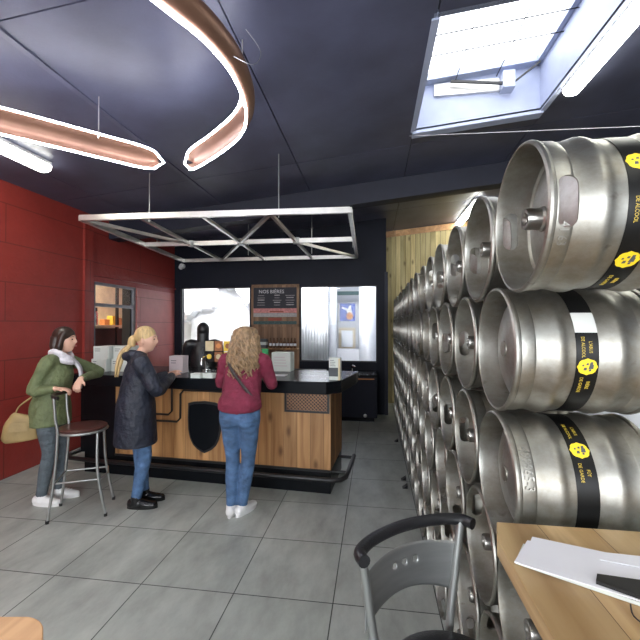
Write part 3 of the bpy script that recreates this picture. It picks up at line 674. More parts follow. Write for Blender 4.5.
# left window: crumpled sheet hung over machinery
mb = MB(); n = 60; Y = 8.1; x0, x1 = yb(172, Y), -2.2; vs = []; rd = random.Random(5)
cent = [(rd.uniform(0, 1), rd.uniform(0, 1), rd.uniform(-.16, .16)) for _ in range(26)]
for i in range(n + 1):
    for j in range(n + 1):
        a, b = i / n, j / n
        ds = sorted(((a - c[0]) ** 2 + (b - c[1]) ** 2, c[2]) for c in cent)[:2]
        d = ds[0][1] + (math.sqrt(ds[1][0]) - math.sqrt(ds[0][0])) * .35
        vs.append((x0 + (x1 - x0) * a, Y + d, .014 + 2.9 * b))
sheet = MB().add(vs, [(i * (n + 1) + j, (i + 1) * (n + 1) + j, (i + 1) * (n + 1) + j + 1, i * (n + 1) + j + 1) for i in range(n) for j in range(n)]).build('plastic_sheet', M['sheet'], smooth=40)
sheet.modifiers.new('s', 'SOLIDIFY').thickness = .002
tag(sheet, 'crumpled white plastic sheet hanging behind the left window', 'plastic sheet')
# store room goods seen through the hatch
sx = -4.62
sr = thing('storage_rack', 'black and pale shelf rack seen through the wall hatch', 'shelf rack', (sx, 6.1, 0))
MB().box(-.25, -.9, 1.60, .25, .9, 1.63).build('shelf', M['cream'], sr); MB().box(-.25, -.9, 1.18, .25, .9, 1.21).build('shelf', M['cream'], sr); MB().box(-.28, -.9, 1.1, -.26, .9, 2.4).build('back_panel', M['cream'], sr)
for yy in (-.9, .0, .9): MB().box(.2, yy - .02, 0, .24, yy + .02, 2.4).build('upright', M['blackm'], sr)
tag(MB().box(-.24, -.7, 0, .1, .45, .36).build('microwave', M['blackm'], loc=(sx, 6.1, 1.211)), 'black crate between the shelves seen through the hatch', 'crate')
t = thing('thermos', 'steel vacuum flask with black cap on the hatch shelf', 'flask', (sx + .05, 5.78, 1.631)); MB().lathe([(0, .05), (.2, .05), (.23, .035)], 20).build('body', M['chrome'], t, smooth=40); MB().lathe([(.23, .04), (.29, .038)], 20).build('cap', M['blackm'], t, smooth=40)
for i, (y, s, mm, lab) in enumerate(((5.98, .09, 'orange', 'orange packet beside the flask on the hatch shelf'), (6.15, .10, 'card3', 'yellow packet on the hatch shelf'), (5.62, .11, 'box', 'white packet left of the flask on hatch shelf'), (6.32, .08, 'card2', 'brown packet at right end of the hatch shelf'))):
    p = thing('packet', lab, 'packet', (sx + .08, y, 1.631), .3 * i, 'packets on the shelf behind the hatch'); MB().box(-.05, -s * .8, 0, .05, s * .7, s * (1.1 + .5 * (i % 2))).build('wrapper', M[mm], p, bevel=.01)
struct(MB().box(X0 + .3, 5.0, 1.96, X0 + .32, 6.9, 2.5).build('trim_5', M['white']))

# ------------------------------------------------------------------ kegs
KR, KL, KP = .1905, .31, .385
def keg_profile():
    out = [(0, .1835), (.003, .1885), (.008, .1900), (.013, .1885), (.016, .1850), (.042, .1845), (.047, .1815), (.068, .1820), (.080, .1870), (.090, .1900), (.098, .1900), (.107, .1865), (.118, .1825), (KL / 2, .1825)]
    prof = out + [(KL - x, r) for x, r in out[:-1][::-1]]
    inn = [(.055, 0.0001), (.056, .04), (.060, .08), (.068, .12), (.080, .155), (.084, .172), (.078, .1765), (.02, .178), (.006, .1785), (.001, .1805)]
    inn2 = [(KL - x, r) for x, r in inn[::-1]]
    return inn + prof + inn2
def slot_cut(x0, ang, half=.056, hw_=.0175):
    mb = MB(); p = []
    for i in range(8): a = PI * i / 7; p.append((math.cos(a) * hw_, half - hw_ + math.sin(a) * hw_))
    for i in range(8): a = PI + PI * i / 7; p.append((math.cos(a) * hw_, -half + hw_ + math.sin(a) * hw_))
    T = Matrix.Rotation(ang, 4, 'X') @ Matrix.Translation((x0, 0, 0))
    mb.prism(p, .155, .21, T=T); return mb
def keg_shell(slots):
    o = bpy.data.objects.new('shell', MB().lathe(keg_profile(), 64, 'X').mesh('shell', M['steel'])); C.objects.link(o)
    if slots:
        for ang in (0, PI):
            cu = bpy.data.objects.new('c', slot_cut(.036, ang).mesh('c', M['steel'])); C.objects.link(cu)
            m = o.modifiers.new('b', 'BOOLEAN'); m.object = cu; m.operation = 'DIFFERENCE'; m.solver = 'EXACT'
            bake(o); bpy.data.objects.remove(cu)
    o.data.polygons.foreach_set('use_smooth', [True] * len(o.data.polygons)); o.data.set_sharp_from_angle(angle=math.radians(32))
    return o
def curved_text(txt, size, r, xpos, ang, depth=.0008, along='around', flip=1):
    """text wrapped on the keg: letters run around the circumference (or stand along it)"""
    me = text_mesh(txt, size, depth)
    for v in me.vertices:
        s, h, d = v.co; 
        a = ang + flip * s / r; x = xpos + h; rr = r + d + depth
        v.co = (x, rr * math.sin(a), rr * math.cos(a)) if True else v.co
    return me
def band(r, x0, x1, a0, a1, n, th=.0008):
    mb = MB(); vs = []
    for i in range(n + 1):
        a = a0 + (a1 - a0) * i / n
        for rr in (r, r + th):
            for x in (x0, x1): vs.append((x, rr * math.sin(a), rr * math.cos(a)))
    fs = [(0, 1, 3, 2), (4 * n, 4 * n + 2, 4 * n + 3, 4 * n + 1)]
    for i in range(n):
        o = 4 * i; fs += [(o, o + 4, o + 5, o + 1), (o + 2, o + 3, o + 7, o + 6), (o, o + 2, o + 6, o + 4), (o + 1, o + 5, o + 7, o + 3)]
    return mb.add(vs, fs)
proto = {}
def keg_proto(kind):
    root = thing('beer_keg', 'x', 'keg'); s = keg_shell(True if kind == 'top' else False); s.parent = root
    hp_ = [(.0535, .0001), (.0545, .04), (.0585, .08), (.0665, .12), (.0785, .155), (.0835, .1705), (.086, .17), (.084, .1)]
    if kind == 'bottom': hp_ = [(.026, .0001), (.0275, .04), (.0325, .08), (.0415, .12), (.052, .148), (.064, .164), (.0835, .1715), (.086, .17), (.084, .1)]
    h = MB().lathe(hp_, 48, 'X').build('head', M['steel_in'], root, smooth=50)
    if kind == 'top':
        v = MB().lathe([(.056, .032), (.050, .032), (.046, .028), (.022, .028), (.016, .026), (.016, .017), (.03, .015)], 24, 'X').build('valve_neck', M['brass'], root, smooth=40)
        MB().lathe([(.024, .0001), (.022, .008), (.026, .0135), (.034, .014)], 16, 'X').build('valve_ball', M['brass'], v, smooth=50)
    else:
        MB().lathe([(.030, .026), (.0235, .024), (.0225, .0001)], 24, 'X').build('centre_disc', M['steel'], root, smooth=40)
    return root
proto['top'] = keg_proto('top'); proto['bottom'] = keg_proto('bottom')
ROWZ = [1.900, 1.574, 1.214, .910, .598, .286]; ROWY = [.995, 1.185, 1.185, .990, 1.185, .990]
NCOL = 16
ORD = ['first', 'second', 'third', 'fourth', 'fifth', 'sixth', 'seventh', 'eighth', 'ninth', 'tenth', 'eleventh', 'twelfth', 'thirteenth', 'fourteenth', 'fifteenth', 'sixteenth']
RN = ['top', 'second', 'third', 'fourth', 'fifth', 'bottom']
SPEC = {(0, 0): ('top', 1.62), (1, 0): ('bottom', 0), (2, 0): ('bottom', 0), (3, 0): ('top', -.87), (0, 1): ('top', 1.5), (0, 2): ('top', 1.75), (0, 3): ('top', 1.6), (1, 1): ('top', 1.5), (1, 2): ('top', 1.4), (2, 1): ('top', 1.45), (2, 2): ('top', 1.3), (3, 1): ('top', -1.2)}
usedp = set(); rd = random.Random(11); kegs = {}
for r in range(6):
    for c in range(NCOL):
        kind, rot = SPEC.get((r, c), ('bottom' if rd.random() < .22 and c > 1 and r > 0 else 'top', rd.uniform(-PI, PI)))
        if kind in usedp: k = copy_tree(proto[kind])
        else: k = proto[kind]; usedp.add(kind)
        k.location = (.345 + rd.uniform(-.006, .006) * (c > 0), ROWY[r] + KP * c, ROWZ[r]); k.rotation_euler = (rot, 0, 0); k.scale = (1.1, .934, .934)
        k['label'] = '%s keg from the front in the %s row of the keg wall' % (ORD[c], RN[r]) if r < 5 else '%s keg from the front in the bottom row on the floor' % ORD[c]
        k['group'] = 'steel kegs stacked on their sides'; kegs[(r, c)] = k
# strap labels and stamped numbers on the nearest kegs: angles measured in the keg's own frame
def strap(k, x0, a_parts, badges, texts):
    """a_parts: (from, to, material) as world angle from straight up, towards the viewer (-Y) positive"""
    rot = k.rotation_euler.x
    W = .046
    def loc(a): return -a + rot          # lathe frame: (sin a, cos a); the keg turned by rot about X
    first = None
    for a0, a1, mm in a_parts:
        o = band(.1830, x0, x0 + W, loc(a0), loc(a1), 24).build('label_band', M[mm], k, smooth=60)
        o['label'] = {'bandblack': 'black label strip', 'bandwhite': 'white label strip'}[mm]
        first = first or o
    for a in badges:
        mb = MB(); n = 20; vs = [(x0 + W / 2, .1842 * math.sin(loc(a)), .1842 * math.cos(loc(a)))]
        for i in range(n):
            t = 2 * PI * i / n; rr = .0205 * (1 + .06 * math.cos(8 * t)); q = loc(a) + rr * 1.05 * math.sin(t) / .184
            vs.append((x0 + W / 2 + rr * math.cos(t), .1843 * math.sin(q), .1843 * math.cos(q)))
        bd = mb.add(vs, [(0, 1 + i, 1 + (i + 1) % n) for i in range(n)]).build('badge', M['yellow'], first)
        mb = MB()
        for dx, da, w in ((.008, .0, .006), (-.004, .03, .004), (.0, -.04, .003), (.006, .05, .003), (.008, -.05, .004), (-.009, -.02, .0025)):
            q = loc(a + da); u_ = x0 + W / 2 + dx; rr = .1846
            mb.add([(u_ - w, rr * math.sin(q - w / .184), rr * math.cos(q - w / .184)), (u_ + w * .7, rr * math.sin(q - w / .2), rr * math.cos(q - w / .2)), (u_ + w * .8, rr * math.sin(q + w / .184), rr * math.cos(q + w / .184)), (u_ - w * .6, rr * math.sin(q + w / .22), rr * math.cos(q + w / .22))], [(0, 1, 2, 3)])
        mb.build('badge_mark', M['ink'], bd)
    for a, tx, dx in texts:
        me = curved_text(tx, .0100, .1840, 0, loc(a), .0002, flip=-1)
        for v in me.vertices: v.co.x = x0 + W / 2 + dx + v.co.x
        me.materials.clear(); me.materials.append(M['gold']); o = bpy.data.objects.new('band_text', me); C.objects.link(o); o.parent = first
strap(kegs[(0, 0)], .134, [(.25, 3.2, 'bandblack')], [1.16, 2.36], [(1.75, "L'ABUS", .006), (1.75, 'DE ALCOOL', -.009), (2.75, 'BIÈRE', .006), (2.75, 'DE GARDE', -.009)])
strap(kegs[(1, 0)], .129, [(-.1, .95, 'bandblack'), (.95, 1.27, 'bandwhite'), (1.27, 3.2, 'bandblack')], [1.76], [(1.48, "L'ABUS", .006), (1.48, 'DE ALCOOL', -.009), (2.05, 'BIÈRE', .006), (2.05, 'DE GARDE', -.009)])
strap(kegs[(2, 0)], .129, [(-.3, 3.2, 'bandblack')], [.85], [(.52, "L'ABUS", .006), (.52, 'DE ALCOOL', -.009), (1.17, 'FÛT', .006), (1.17, 'DE GARDE', -.009)])
def stamp(k, txt, size, x, a, r=.1838, dep=.0010):
    me = curved_text(txt, size, r, 0, -a + k.rotation_euler.x, dep, flip=-1)
    for v in me.vertices: v.co.x += x
    me.materials.clear(); me.materials.append(M['steel_in']); o = bpy.data.objects.new('stamped_number', me); C.objects.link(o); o.parent = k
stamp(kegs[(2, 0)], '499965-3', .030, .030, 1.15, .1845, .0018)
stamp(kegs[(0, 0)], '41 63', .024, .030, 2.0, .1845)
# stamp inside the near low keg's collar
k = kegs[(3, 0)]; me = curved_text('CH. TT', .034, .1755, 0, 1.50 + k.rotation_euler.x, .0012, flip=1)
for v in me.vertices: v.co.x += .040
me.materials.clear(); me.materials.append(M['steel_in']); o = bpy.data.objects.new('stamped_letters', me); C.objects.link(o); o.parent = k
# small black wedges on the floor along the kegs
for i, (u, v) in enumerate(((397.5, 441), (406, 479), (408.5, 487))):
    x, y = at(u, v, 0); tag(MB().prism([(-.02, 0), (.03, 0), (.03, .035)], -.03, .03, T=Matrix.Rotation(PI / 2, 4, 'X')).build('rubber_wedge', M['blackm'], loc=(.300, y, 0)), ['farthest', 'middle', 'nearest'][i] + ' black rubber wedge on the floor along the keg wall', 'wedge', 'rubber wedges')
for x in (.44, .62):
    tag(MB().box(-.03, 0, 0, .03, NCOL * KP + .1, .105).build('timber_runner', M['beam'], loc=(x, .80, 0)), 'long dark timber runner on the floor under the keg wall, %s side' % ('aisle' if x < .5 else 'inner'), 'timber runner')
# white sack behind the kegs
mb = MB(); mb.tube([(0, 0, 0), (0, 0, .05), (0, 0, .7), (0, 0, 1.3), (0, 0, 1.48)], [(.42, .5), (.46, .55), (.48, .56), (.45, .54), (.3, .35)], 24, side=(1, 0, 0), sub=3)
sk_ = mb.build('malt_sack', M['sack'], smooth=180, loc=(1.22, 2.0, 0)); tag(sk_, 'tall white woven sack standing behind the keg wall', 'sack')
mb = MB(); n = 10; vs = []
for i in range(n + 1):
    a = PI + .2 + i * .1
    for z in (1.16, 1.22): vs.append((.486 * math.cos(a), .566 * math.sin(a), z - .01 * i))
MB().add(vs, [(2 * i, 2 * i + 2, 2 * i + 3, 2 * i + 1) for i in range(n)]).build('green_print', M['greenp'], sk_, smooth=180)['label'] = 'green printed stripe'

# ------------------------------------------------------------------ bar stools
def stool(label, loc, rz, seat_m, zs, panel, zr, q=1.0):
    s = thing('bar_stool', label, 'bar stool', loc, rz)
    MB().lathe([(zs - .03, .165 * q), (zs - .028, .185 * q), (zs - .01, .192 * q), (zs - .003, .18 * q), (zs, .14 * q), (zs - .002, .0001)], 40).build('seat', M[seat_m], s, smooth=50)
    MB().tube([(.19 * q * math.cos(2 * PI * i / 36), .19 * q * math.sin(2 * PI * i / 36), zs - .038) for i in range(36)], .011, 8, closed=True).build('seat_ring', M['tubegrey'], s, smooth=60)
    w, d = (.165, .215) if q == 1 else (.102, .140); pw = .155
    for sx in (-1, 1):
        MB().tube([(sx * w, d, 0), (sx * w * .94, .15 * q, zs * .5), (sx * .12 * q, .14 * q, zs - .04)], .011, 10, sub=4).build('leg', M['tubegrey'], s, smooth=60)
        MB().tube([(sx * w, -d, 0), (sx * w * .92, -.17 * q, zs * .5), (sx * (.115 if panel else .15), -.13 if panel else -.15, zs - .04), (sx * (.135 if panel else pw), -.13 if panel else -.165, zs + .10), (sx * (pw + .005), -.13 if panel else -.175, zr)], .011, 10, sub=4).build('leg', M['tubegrey'], s, smooth=60)
        for sy in (-1, 1): MB().lathe([(0, .014), (.025, .014)], 12, o=(sx * w, sy * d, 0)).build('foot_cap', M['blackm'], s)
    zf = zs * .42
    e = w * .92
    MB().tube([(-e, -.17 * q, zf), (-e, .17 * q, zf), (0, .20 * q, zf), (e, .17 * q, zf), (e, -.17 * q, zf), (-e, -.17 * q, zf)], .008, 8).build('footrest', M['tubegrey'], s, smooth=60)
    arc = [(-.172, -.10), (-.160, -.135), (-.10, -.165), (0, -.18), (.10, -.165), (.160, -.135), (.172, -.10)] if panel else [(-.175, -.14), (-.16, -.165), (-.10, -.20), (0, -.225), (.10, -.20), (.16, -.165), (.175, -.14)]
    MB().tube([(x, y, zr) for x, y in arc], .0145, 12, sub=5).build('top_rail', M['blackv'], s, smooth=60)
    if panel:
        n, mrows = 44, 16; vs = []; fs = []; z0, z1 = zr - .165, zr - .055
        def P3(i, j):
            f = -1 + 2 * i / n; x = f * .15; y = -.172 + .04 * f * f; lo = z0 + .03 * (1 - f * f) - .02; hi = z1 + .012 * (1 - f * f) 
            return (x, y, lo + (hi - lo) * j / mrows)
        holes = [(-.0352, .62), (0, .62), (.0352, .62)]
        for i in range(n + 1):
            for j in range(mrows + 1): vs.append(P3(i, j))
        for i in range(n):
            for j in range(mrows):
                cx = -.15 + .30 * (i + .5) / n; cj = (j + .5) / mrows
                if any((cx - h[0]) ** 2 + ((cj - h[1]) * .11) ** 2 < .0085 ** 2 for h in holes): continue
                a = i * (mrows + 1) + j; fs.append((a, a + mrows + 1, a + mrows + 2, a + 1))
        o = MB().add(vs, fs).build('back_panel', M['panel'], s, smooth=180); q = o.modifiers.new('s', 'SOLIDIFY'); q.thickness = .003
    return s
M['panel'] = mat('brushed_panel', (.42, .43, .43), .4, .9, var=.08, stretch=(1, 1, 8))
stool('silver bar stool with dark brown seat behind the woman in the navy coat', (-2.55, 3.09, 0), math.radians(25.6 - 90), 'seatbrown', .755, False, 1.03)
stool('silver bar stool with black seat and curved black rail beside the kegs', (.176, .882, 0), math.radians(-180 + 36), 'blackv', .868, True, 1.12, .79)

# ------------------------------------------------------------------ tables
ZTB = 1.188
tb = thing('high_table', 'pale pine high table with papers at the lower right', 'table', (.62, .25, 0))
def rel(p): return (p[0] - .62, p[1] - .25)
poly = [rel(p) for p in ((.262, -.45), (.258, .868), (.280, .945), (1.05, .945), (1.05, -.45))]
ttop = MB().prism(poly, ZTB - .035, ZTB).build('table_top', M['tablewood'], tb, bevel=.002)
for x, y in ((-.27, -.6), (.35, -.6), (-.22, .45), (.35, .45)): MB().box(x - .025, y - .025, 0, x + .025, y + .025, ZTB - .036).build('leg', M['blackm'], tb)
MB().box(-.24, -.58, ZTB - .08, -.21, .45, ZTB - .036).box(.33, -.58, ZTB - .08, .36, .45, ZTB - .036).build('apron', M['blackm'], tb)
def pz(u, v, z=ZTB): x, y = at(u, v, z); return (x, y)
def sheetpoly(name, pxs, z, h, m, label, cat, group=None):
    pp = [pz(u, v, z) for u, v in pxs]; cx = sum(p[0] for p in pp) / len(pp); cy = sum(p[1] for p in pp) / len(pp)
    o = MB().prism([(p[0] - cx, p[1] - cy) for p in pp], 0, h).build(name, M[m], loc=(cx, cy, z)); return tag(o, label, cat, group)
sheetpoly('clipboard', [(514, 562), (522, 545), (665, 585), (652, 609)], ZTB + .001, .006, 'box', 'grey card under the white papers on the pine table', 'card')
sheetpoly('paper_sheet', [(513, 561), (526, 540), (690, 571), (672, 610)], ZTB + .008, .0025, 'paper', 'lower white paper sheet on the pine table with shifted corner', 'paper', 'papers on the pine table')
sheetpoly('paper_sheet', [(519, 563), (531, 536), (700, 572), (680, 612)], ZTB + .0112, .0015, 'paper', 'large white paper sheet on top of the stack', 'paper', 'papers on the pine table')
sheetpoly('paper_sheet', [(599, 551), (598, 558.5), (690, 576), (700, 562)], ZTB + .0135, .0015, 'paper', 'small white paper lying across the upper right of the stack', 'paper', 'papers on the pine table')
# dark pen-shaped menu cover
bk = sheetpoly('dark_folder', [(595, 575), (594, 582), (645, 600), (690, 612), (700, 592), (650, 583)], ZTB + .0135, .006, 'blackm', 'black folder corner lying over the white papers', 'folder')
mb = MB(); p = [pz(628, 602, ZTB + .004), pz(631, 614, ZTB + .003), pz(645, 625, ZTB + .003)]; mb.tube([(q[0], q[1], ZTB + .004) for q in p], .0012, 6, sub=4)
tag(mb.build('cord', M['strap']), 'thin dark cord hanging from the folder on the pine table', 'cord')
# wooden stool at the lower left
ZS = .78
cx, cy = at(45, 614, ZS); a = (45 - 320) / F; dirv = Vector((a * cs - sn, a * sn + cs)).normalized(); rt = Vector((cs, sn))
ws = thing('wooden_stool', 'pale wooden stool seat with rounded corner at the lower left', 'stool', (cx - .17 * rt.x - .17 * dirv.x, cy - .17 * rt.y - .17 * dirv.y, 0))
n = 10; poly = []
for (sx, sy) in ((1, 1), (-1, 1), (-1, -1), (1, -1)):
    base = {(1, 1): 0, (-1, 1): PI / 2, (-1, -1): PI, (1, -1): 3 * PI / 2}[(sx, sy)]
    for i in range(n):
        t = base + PI / 2 * i / (n - 1); p = rt * (sx * .12 + .052 * math.cos(t)) + dirv * (sy * .12 + .052 * math.sin(t)); poly.append((p.x, p.y))
MB().prism(poly, ZS - .03, ZS).build('seat', M['seatwood'], ws, bevel=.004)
for sx in (-1, 1):
    for sy in (-1, 1):
        p = rt * sx * .11 + dirv * sy * .11; q = p * 1.35; MB().tube([(p.x, p.y, ZS - .03), (q.x, q.y, 0)], .014, 10).build('leg', M['blackm'], ws)

# ------------------------------------------------------------------ people
def head_mesh(mb, c, yaw, pitch=0, s=1.0, n=40):
    """a head with brow, nose, chin and ears; faces local +Y before turning"""
    R = Matrix.Rotation(yaw, 3, 'Z') @ Matrix.Rotation(pitch, 3, 'X'); c = Vector(c); vs = []; k = n // 2
    def shape(a, p):
        d = Vector((math.sin(p) * math.sin(a), math.sin(p) * math.cos(a), math.cos(p)))
        r = Vector((.073 * d.x, .092 * d.y, .112 * d.z))
        if d.z < 0: r.x *= 1 - .30 * (-d.z) ** 1.2; r.y *= 1 - .12 * (-d.z)
        if d.y < -.1 and d.z < 0: r.y *= 1 - .3 * (-d.z)
        if d.y > 0:
            g = lambda x, z, sx, sz: math.exp(-((d.x - x) / sx) ** 2 - ((d.z - z) / sz) ** 2)
            r.y += .019 * g(0, -.20, .13, .16) + .010 * g(0, -.02, .12, .22)     # nose
            r.y -= .010 * (g(.36, .06, .17, .12) + g(-.36, .06, .17, .12))       # eye sockets
            r.y += .007 * g(0, -.50, .25, .07) + .014 * g(0, -.86, .35, .22) - .004 * g(0, -.64, .3, .06)
            r.y += .005 * g(0, .28, .5, .12)
        return c + R @ (r * s)
    for i in range(1, k):
        for j in range(n): vs.append(shape(2 * PI * j / n, PI * i / k))
    vs += [shape(0, 0), shape(0, PI)]; T, B = len(vs) - 2, len(vs) - 1; fs = []
    for i in range(k - 2):
        for j in range(n): fs.append((i * n + j, (i + 1) * n + j, (i + 1) * n + (j + 1) % n, i * n + (j + 1) % n))
    for j in range(n): fs += [(T, j, (j + 1) % n), (B, (k - 2) * n + (j + 1) % n, (k - 2) * n + j)]
    mb.add(vs, fs)
    for sx in (-1, 1):
        mb.ball(c + R @ Vector((sx * .073 * s, -.005, -.005)), (.012, .019, .03), 10)
    return R
def hand(mb, w, d, nrm, s=1, curl=.5, side=1):
    """w wrist, d direction of the fingers, nrm back of the hand"""
    w = Vector(w); d = Vector(d).normalized(); nrm = Vector(nrm); nrm = (nrm - d * nrm.dot(d)).normalized(); x = d.cross(nrm) * side
    mb.tube([w - d * .02, w + d * .02, w + d * .055, w + d * .085], [(.026, .019), (.032, .016), (.038, .015), (.036, .012)], 12, side=x, sub=2)
    for i, (off, ln) in enumerate(((-.028, .062), (-.0095, .072), (.0095, .068), (.028, .054))):
        p = w + d * .082 + x * off; q = p + (d * math.cos(curl * .5) - nrm * math.sin(curl * .5)) * ln * .45
        r = q + (d * math.cos(curl * 1.3) - nrm * math.sin(curl * 1.3)) * ln * .32; t = r + (d * math.cos(curl * 2) - nrm * math.sin(curl * 2)) * ln * .25
        mb.tube([p - d * .02, p, q, r, t], [.009, .009, .0085, .008, .006], 8)
    p = w + d * .025 - x * .026; q = p + (d * .7 - x * .7) * .035; r = q + (d * .9 - x * .3 - nrm * .3).normalized() * .03
    mb.tube([p + x * .012, p, q, r], [.012, .012, .010, .007], 8)
def person(label, loc, rz, J, look, mats, kind):
    """J: joints in the figure's own frame"""
    V = {k: Vector(v) for k, v in J.items() if isinstance(v, tuple) and len(v) == 3}
    hy, hp = look; mb = MB()
    pel, chest, neck, head = V['pelvis'], V['chest'], V['neck'], V['head']
    sh = {-1: V['shL'], 1: V['shR']}; el = {-1: V['elL'], 1: V['elR']}; wr = {-1: V['wrL'], 1: V['wrR']}
    hip = {s: pel + Vector((s * .085, 0, -.03)) for s in (-1, 1)}; kn = {-1: V['knL'], 1: V['knR']}; an = {-1: V['anL'], 1: V['anR']}
    side = (sh[1] - sh[-1]).normalized()
    mb.tube([pel - Vector((0, 0, .08)), pel, pel.lerp(chest, .45), chest, neck - Vector((0, 0, .06)), neck], [(.13, .09), (.145, .10), (.115, .085), (.145, .095), (.10, .06), (.05, .05)], 20, side=side, sub=3)
    mb.tube([neck - Vector((0, 0, .06)), neck, head - Vector((0, 0, .05))], [.052, .046, .046], 14)
    R = head_mesh(mb, head, hy, hp, 1.0)
    for s in (-1, 1):
        mb.tube([sh[s] * .7 + neck * .3 - Vector((0, 0, .03)), sh[s], sh[s].lerp(el[s], .5), el[s]], [.045, .048, .042, .034], 12, sub=2)
        mb.tube([el[s], el[s].lerp(wr[s], .35), wr[s]], [.034, .033, .023], 12, sub=2)
        hd = (wr[s] - el[s]).normalized(); hd = Vector(J.get('hd%d' % s, hd)); nm = Vector(J.get('hn%d' % s, (0, 0, 1)))
        hand(mb, wr[s], hd, nm, 1, J.get('curl', .6), -s)
        mb.tube([hip[s] + Vector((0, 0, .04)), hip[s], hip[s].lerp(kn[s], .5), kn[s]], [.07, .078, .066, .048], 14, sub=3)
        mb.tube([kn[s], kn[s].lerp(an[s], .35), an[s].lerp(kn[s], .2), an[s]], [.048, .048, .032, .030], 14, sub=3)
        fd = Vector(J.get('fd%d' % s, (0, 1, 0))).normalized()
        mb.tube([an[s] - fd * .04 - Vector((0, 0, an[s].z - .035)), an[s] + fd * .06 - Vector((0, 0, an[s].z - .035)), an[s] + fd * .13 - Vector((0, 0, an[s].z - .025))], [(.028, .026), (.034, .024), (.028, .014)], 12)
        mb.tube([an[s], an[s] - Vector((0, 0, an[s].z - .035))], .028, 12)
    body = blob(mb, 'person', M['skin'], vox=.0055, smooth=3)
    body.location = loc; body.rotation_euler = (0, 0, rz); tag(body, label, 'person')
    for sx in (-1, 1): MB().ball(head + R @ Vector((sx * .030, .083, .008)), (.010, .006, .007), 10).build('eye', M['eye'], body, smooth=180)
    MB().ball(head + R @ Vector((0, .094, -.056)), (.020, .006, .006), 10).build('mouth', M['lip'], body, smooth=180)
    for sx in (-1, 1): MB().tube([head + R @ Vector((sx * .016, .093, .030)), head + R @ Vector((sx * .032, .089, .034)), head + R @ Vector((sx * .046, .077, .028))], .0028, 6).build('eyebrow', M['dark_hair'] if kind != 'coat' else M['curly'], body)
    # ---- trousers
    mb = MB(); g = 1.0
    for s in (-1, 1):
        mb.tube([hip[s] + Vector((0, 0, .06)), hip[s] + Vector((0, -.005, -.03)), hip[s].lerp(kn[s], .45), kn[s], kn[s].lerp(an[s], .35), an[s].lerp(kn[s], .12), an[s] + Vector((0, 0, -.005))], [.09, .096, .082, .060, .060, .046, .045], 18, sub=4)
    mb.tube([pel + Vector((0, 0, .13)), pel + Vector((0, 0, .05)), pel + Vector((0, -.01, -.03)), pel + Vector((0, -.005, -.10))], [(.135, .10), (.16, .115), (.172, .125), (.14, .10)], 20, side=side, sub=3)
    if kind == 'jumper':
        for s in (-1, 1): mb.ball(pel + Vector((s * .075, -.055, -.055)), (.085, .085, .095), 16)
    blob(mb, 'trousers', mats['trousers'], body, .008, 3)
    # ---- shoes
    for s in (-1, 1):
        fd = Vector(J.get('fd%d' % s, (0, 1, 0))).normalized(); a0 = Vector((an[s].x, an[s].y, 0)); sdv = Vector((fd.y, -fd.x, 0))
        mb = MB(); hgt = 1.25 if kind == 'coat' else 1
        mb.tube([a0 - fd * .075 + Vector((0, 0, .045)), a0 - fd * .05 + Vector((0, 0, .045)), a0 + fd * .03 + Vector((0, 0, .042)), a0 + fd * .10 + Vector((0, 0, .034)), a0 + fd * .16 + Vector((0, 0, .030)), a0 + fd * .185 + Vector((0, 0, .026))], [(.02, .02), (.038, .043), (.042, .042), (.047, .032), (.038, .026), (.015, .012)], 16, side=sdv, sub=3)
        mb.tube([a0 + Vector((0, 0, .03)), a0 + Vector((0, 0, .09 * hgt))], [(.045), (.046)], 14)
        sh_ = blob(mb, 'shoe', mats['shoe'], body, .006, 2)
        mb = MB(); pl = []
        for i in range(24):
            t = 2 * PI * i / 24; ww = .043 + .008 * math.cos(t); pl.append(a0 + fd * (.055 + .135 * math.cos(t)) + sdv * ww * math.sin(t))
        MB().prism([(p.x, p.y) for p in pl], .001, .024).build('sole', mats['sole'], sh_, smooth=40)
        if kind != 'coat':
            for q in range(3): p = a0 + fd * (.06 + .022 * q); MB().tube([p + sdv * -.022 + Vector((0, 0, .079 - q * .007)), p + Vector((0, 0, .083 - q * .006)), p + sdv * .022 + Vector((0, 0, .079 - q * .007))], .003, 6).build('lace', M['shoe_white'], sh_)
    # ---- top
    mb = MB(); hem = J['hem']; hr = J['hemr']; pc = chest
    low = Vector((pel.x * 1.0, pel.y, hem))
    path = [low, Vector((pel.x, pel.y, max(hem + .04, pel.z))), pel.lerp(chest, .45), chest, sh[1].lerp(sh[-1], .5) + Vector((0, 0, .005)), neck + Vector((0, 0, -.02))]
    rad = [hr, J.get('hipr', hr), J.get('waist', (.155, .12)), (.172, .128), (.135, .085), (.065, .062)]
    mb.tube(path, rad, 24, side=side, sub=4)
    for s in (-1, 1):
        sr = J.get('sleeve', .062)
        mb.tube([neck.lerp(sh[s], .45) + Vector((0, 0, -.035)), sh[s] + Vector((0, 0, -.005)), sh[s].lerp(el[s], .5), el[s], el[s].lerp(wr[s], .5), wr[s].lerp(el[s], .06)], [.066, sr + .006, sr, sr * .9, sr * .78, sr * .62], 16, sub=3)
    if kind == 'coat': mb.tube([neck + Vector((-.09, -.03, .0)), neck + Vector((-.07, -.09, -.01)), neck + Vector((0, -.12, -.03)), neck + Vector((.07, -.09, -.01)), neck + Vector((.09, -.03, 0)), neck + Vector((.05, .04, -.02))], [.02, .035, .042, .035, .025, .015], 12, sub=4)
    blob(mb, {'jumper': 'jumper', 'coat': 'coat', 'jacket': 'jacket', 'hoodie': 'hoodie'}[kind], mats['top'], body, .009, 4)
    return body, V, R
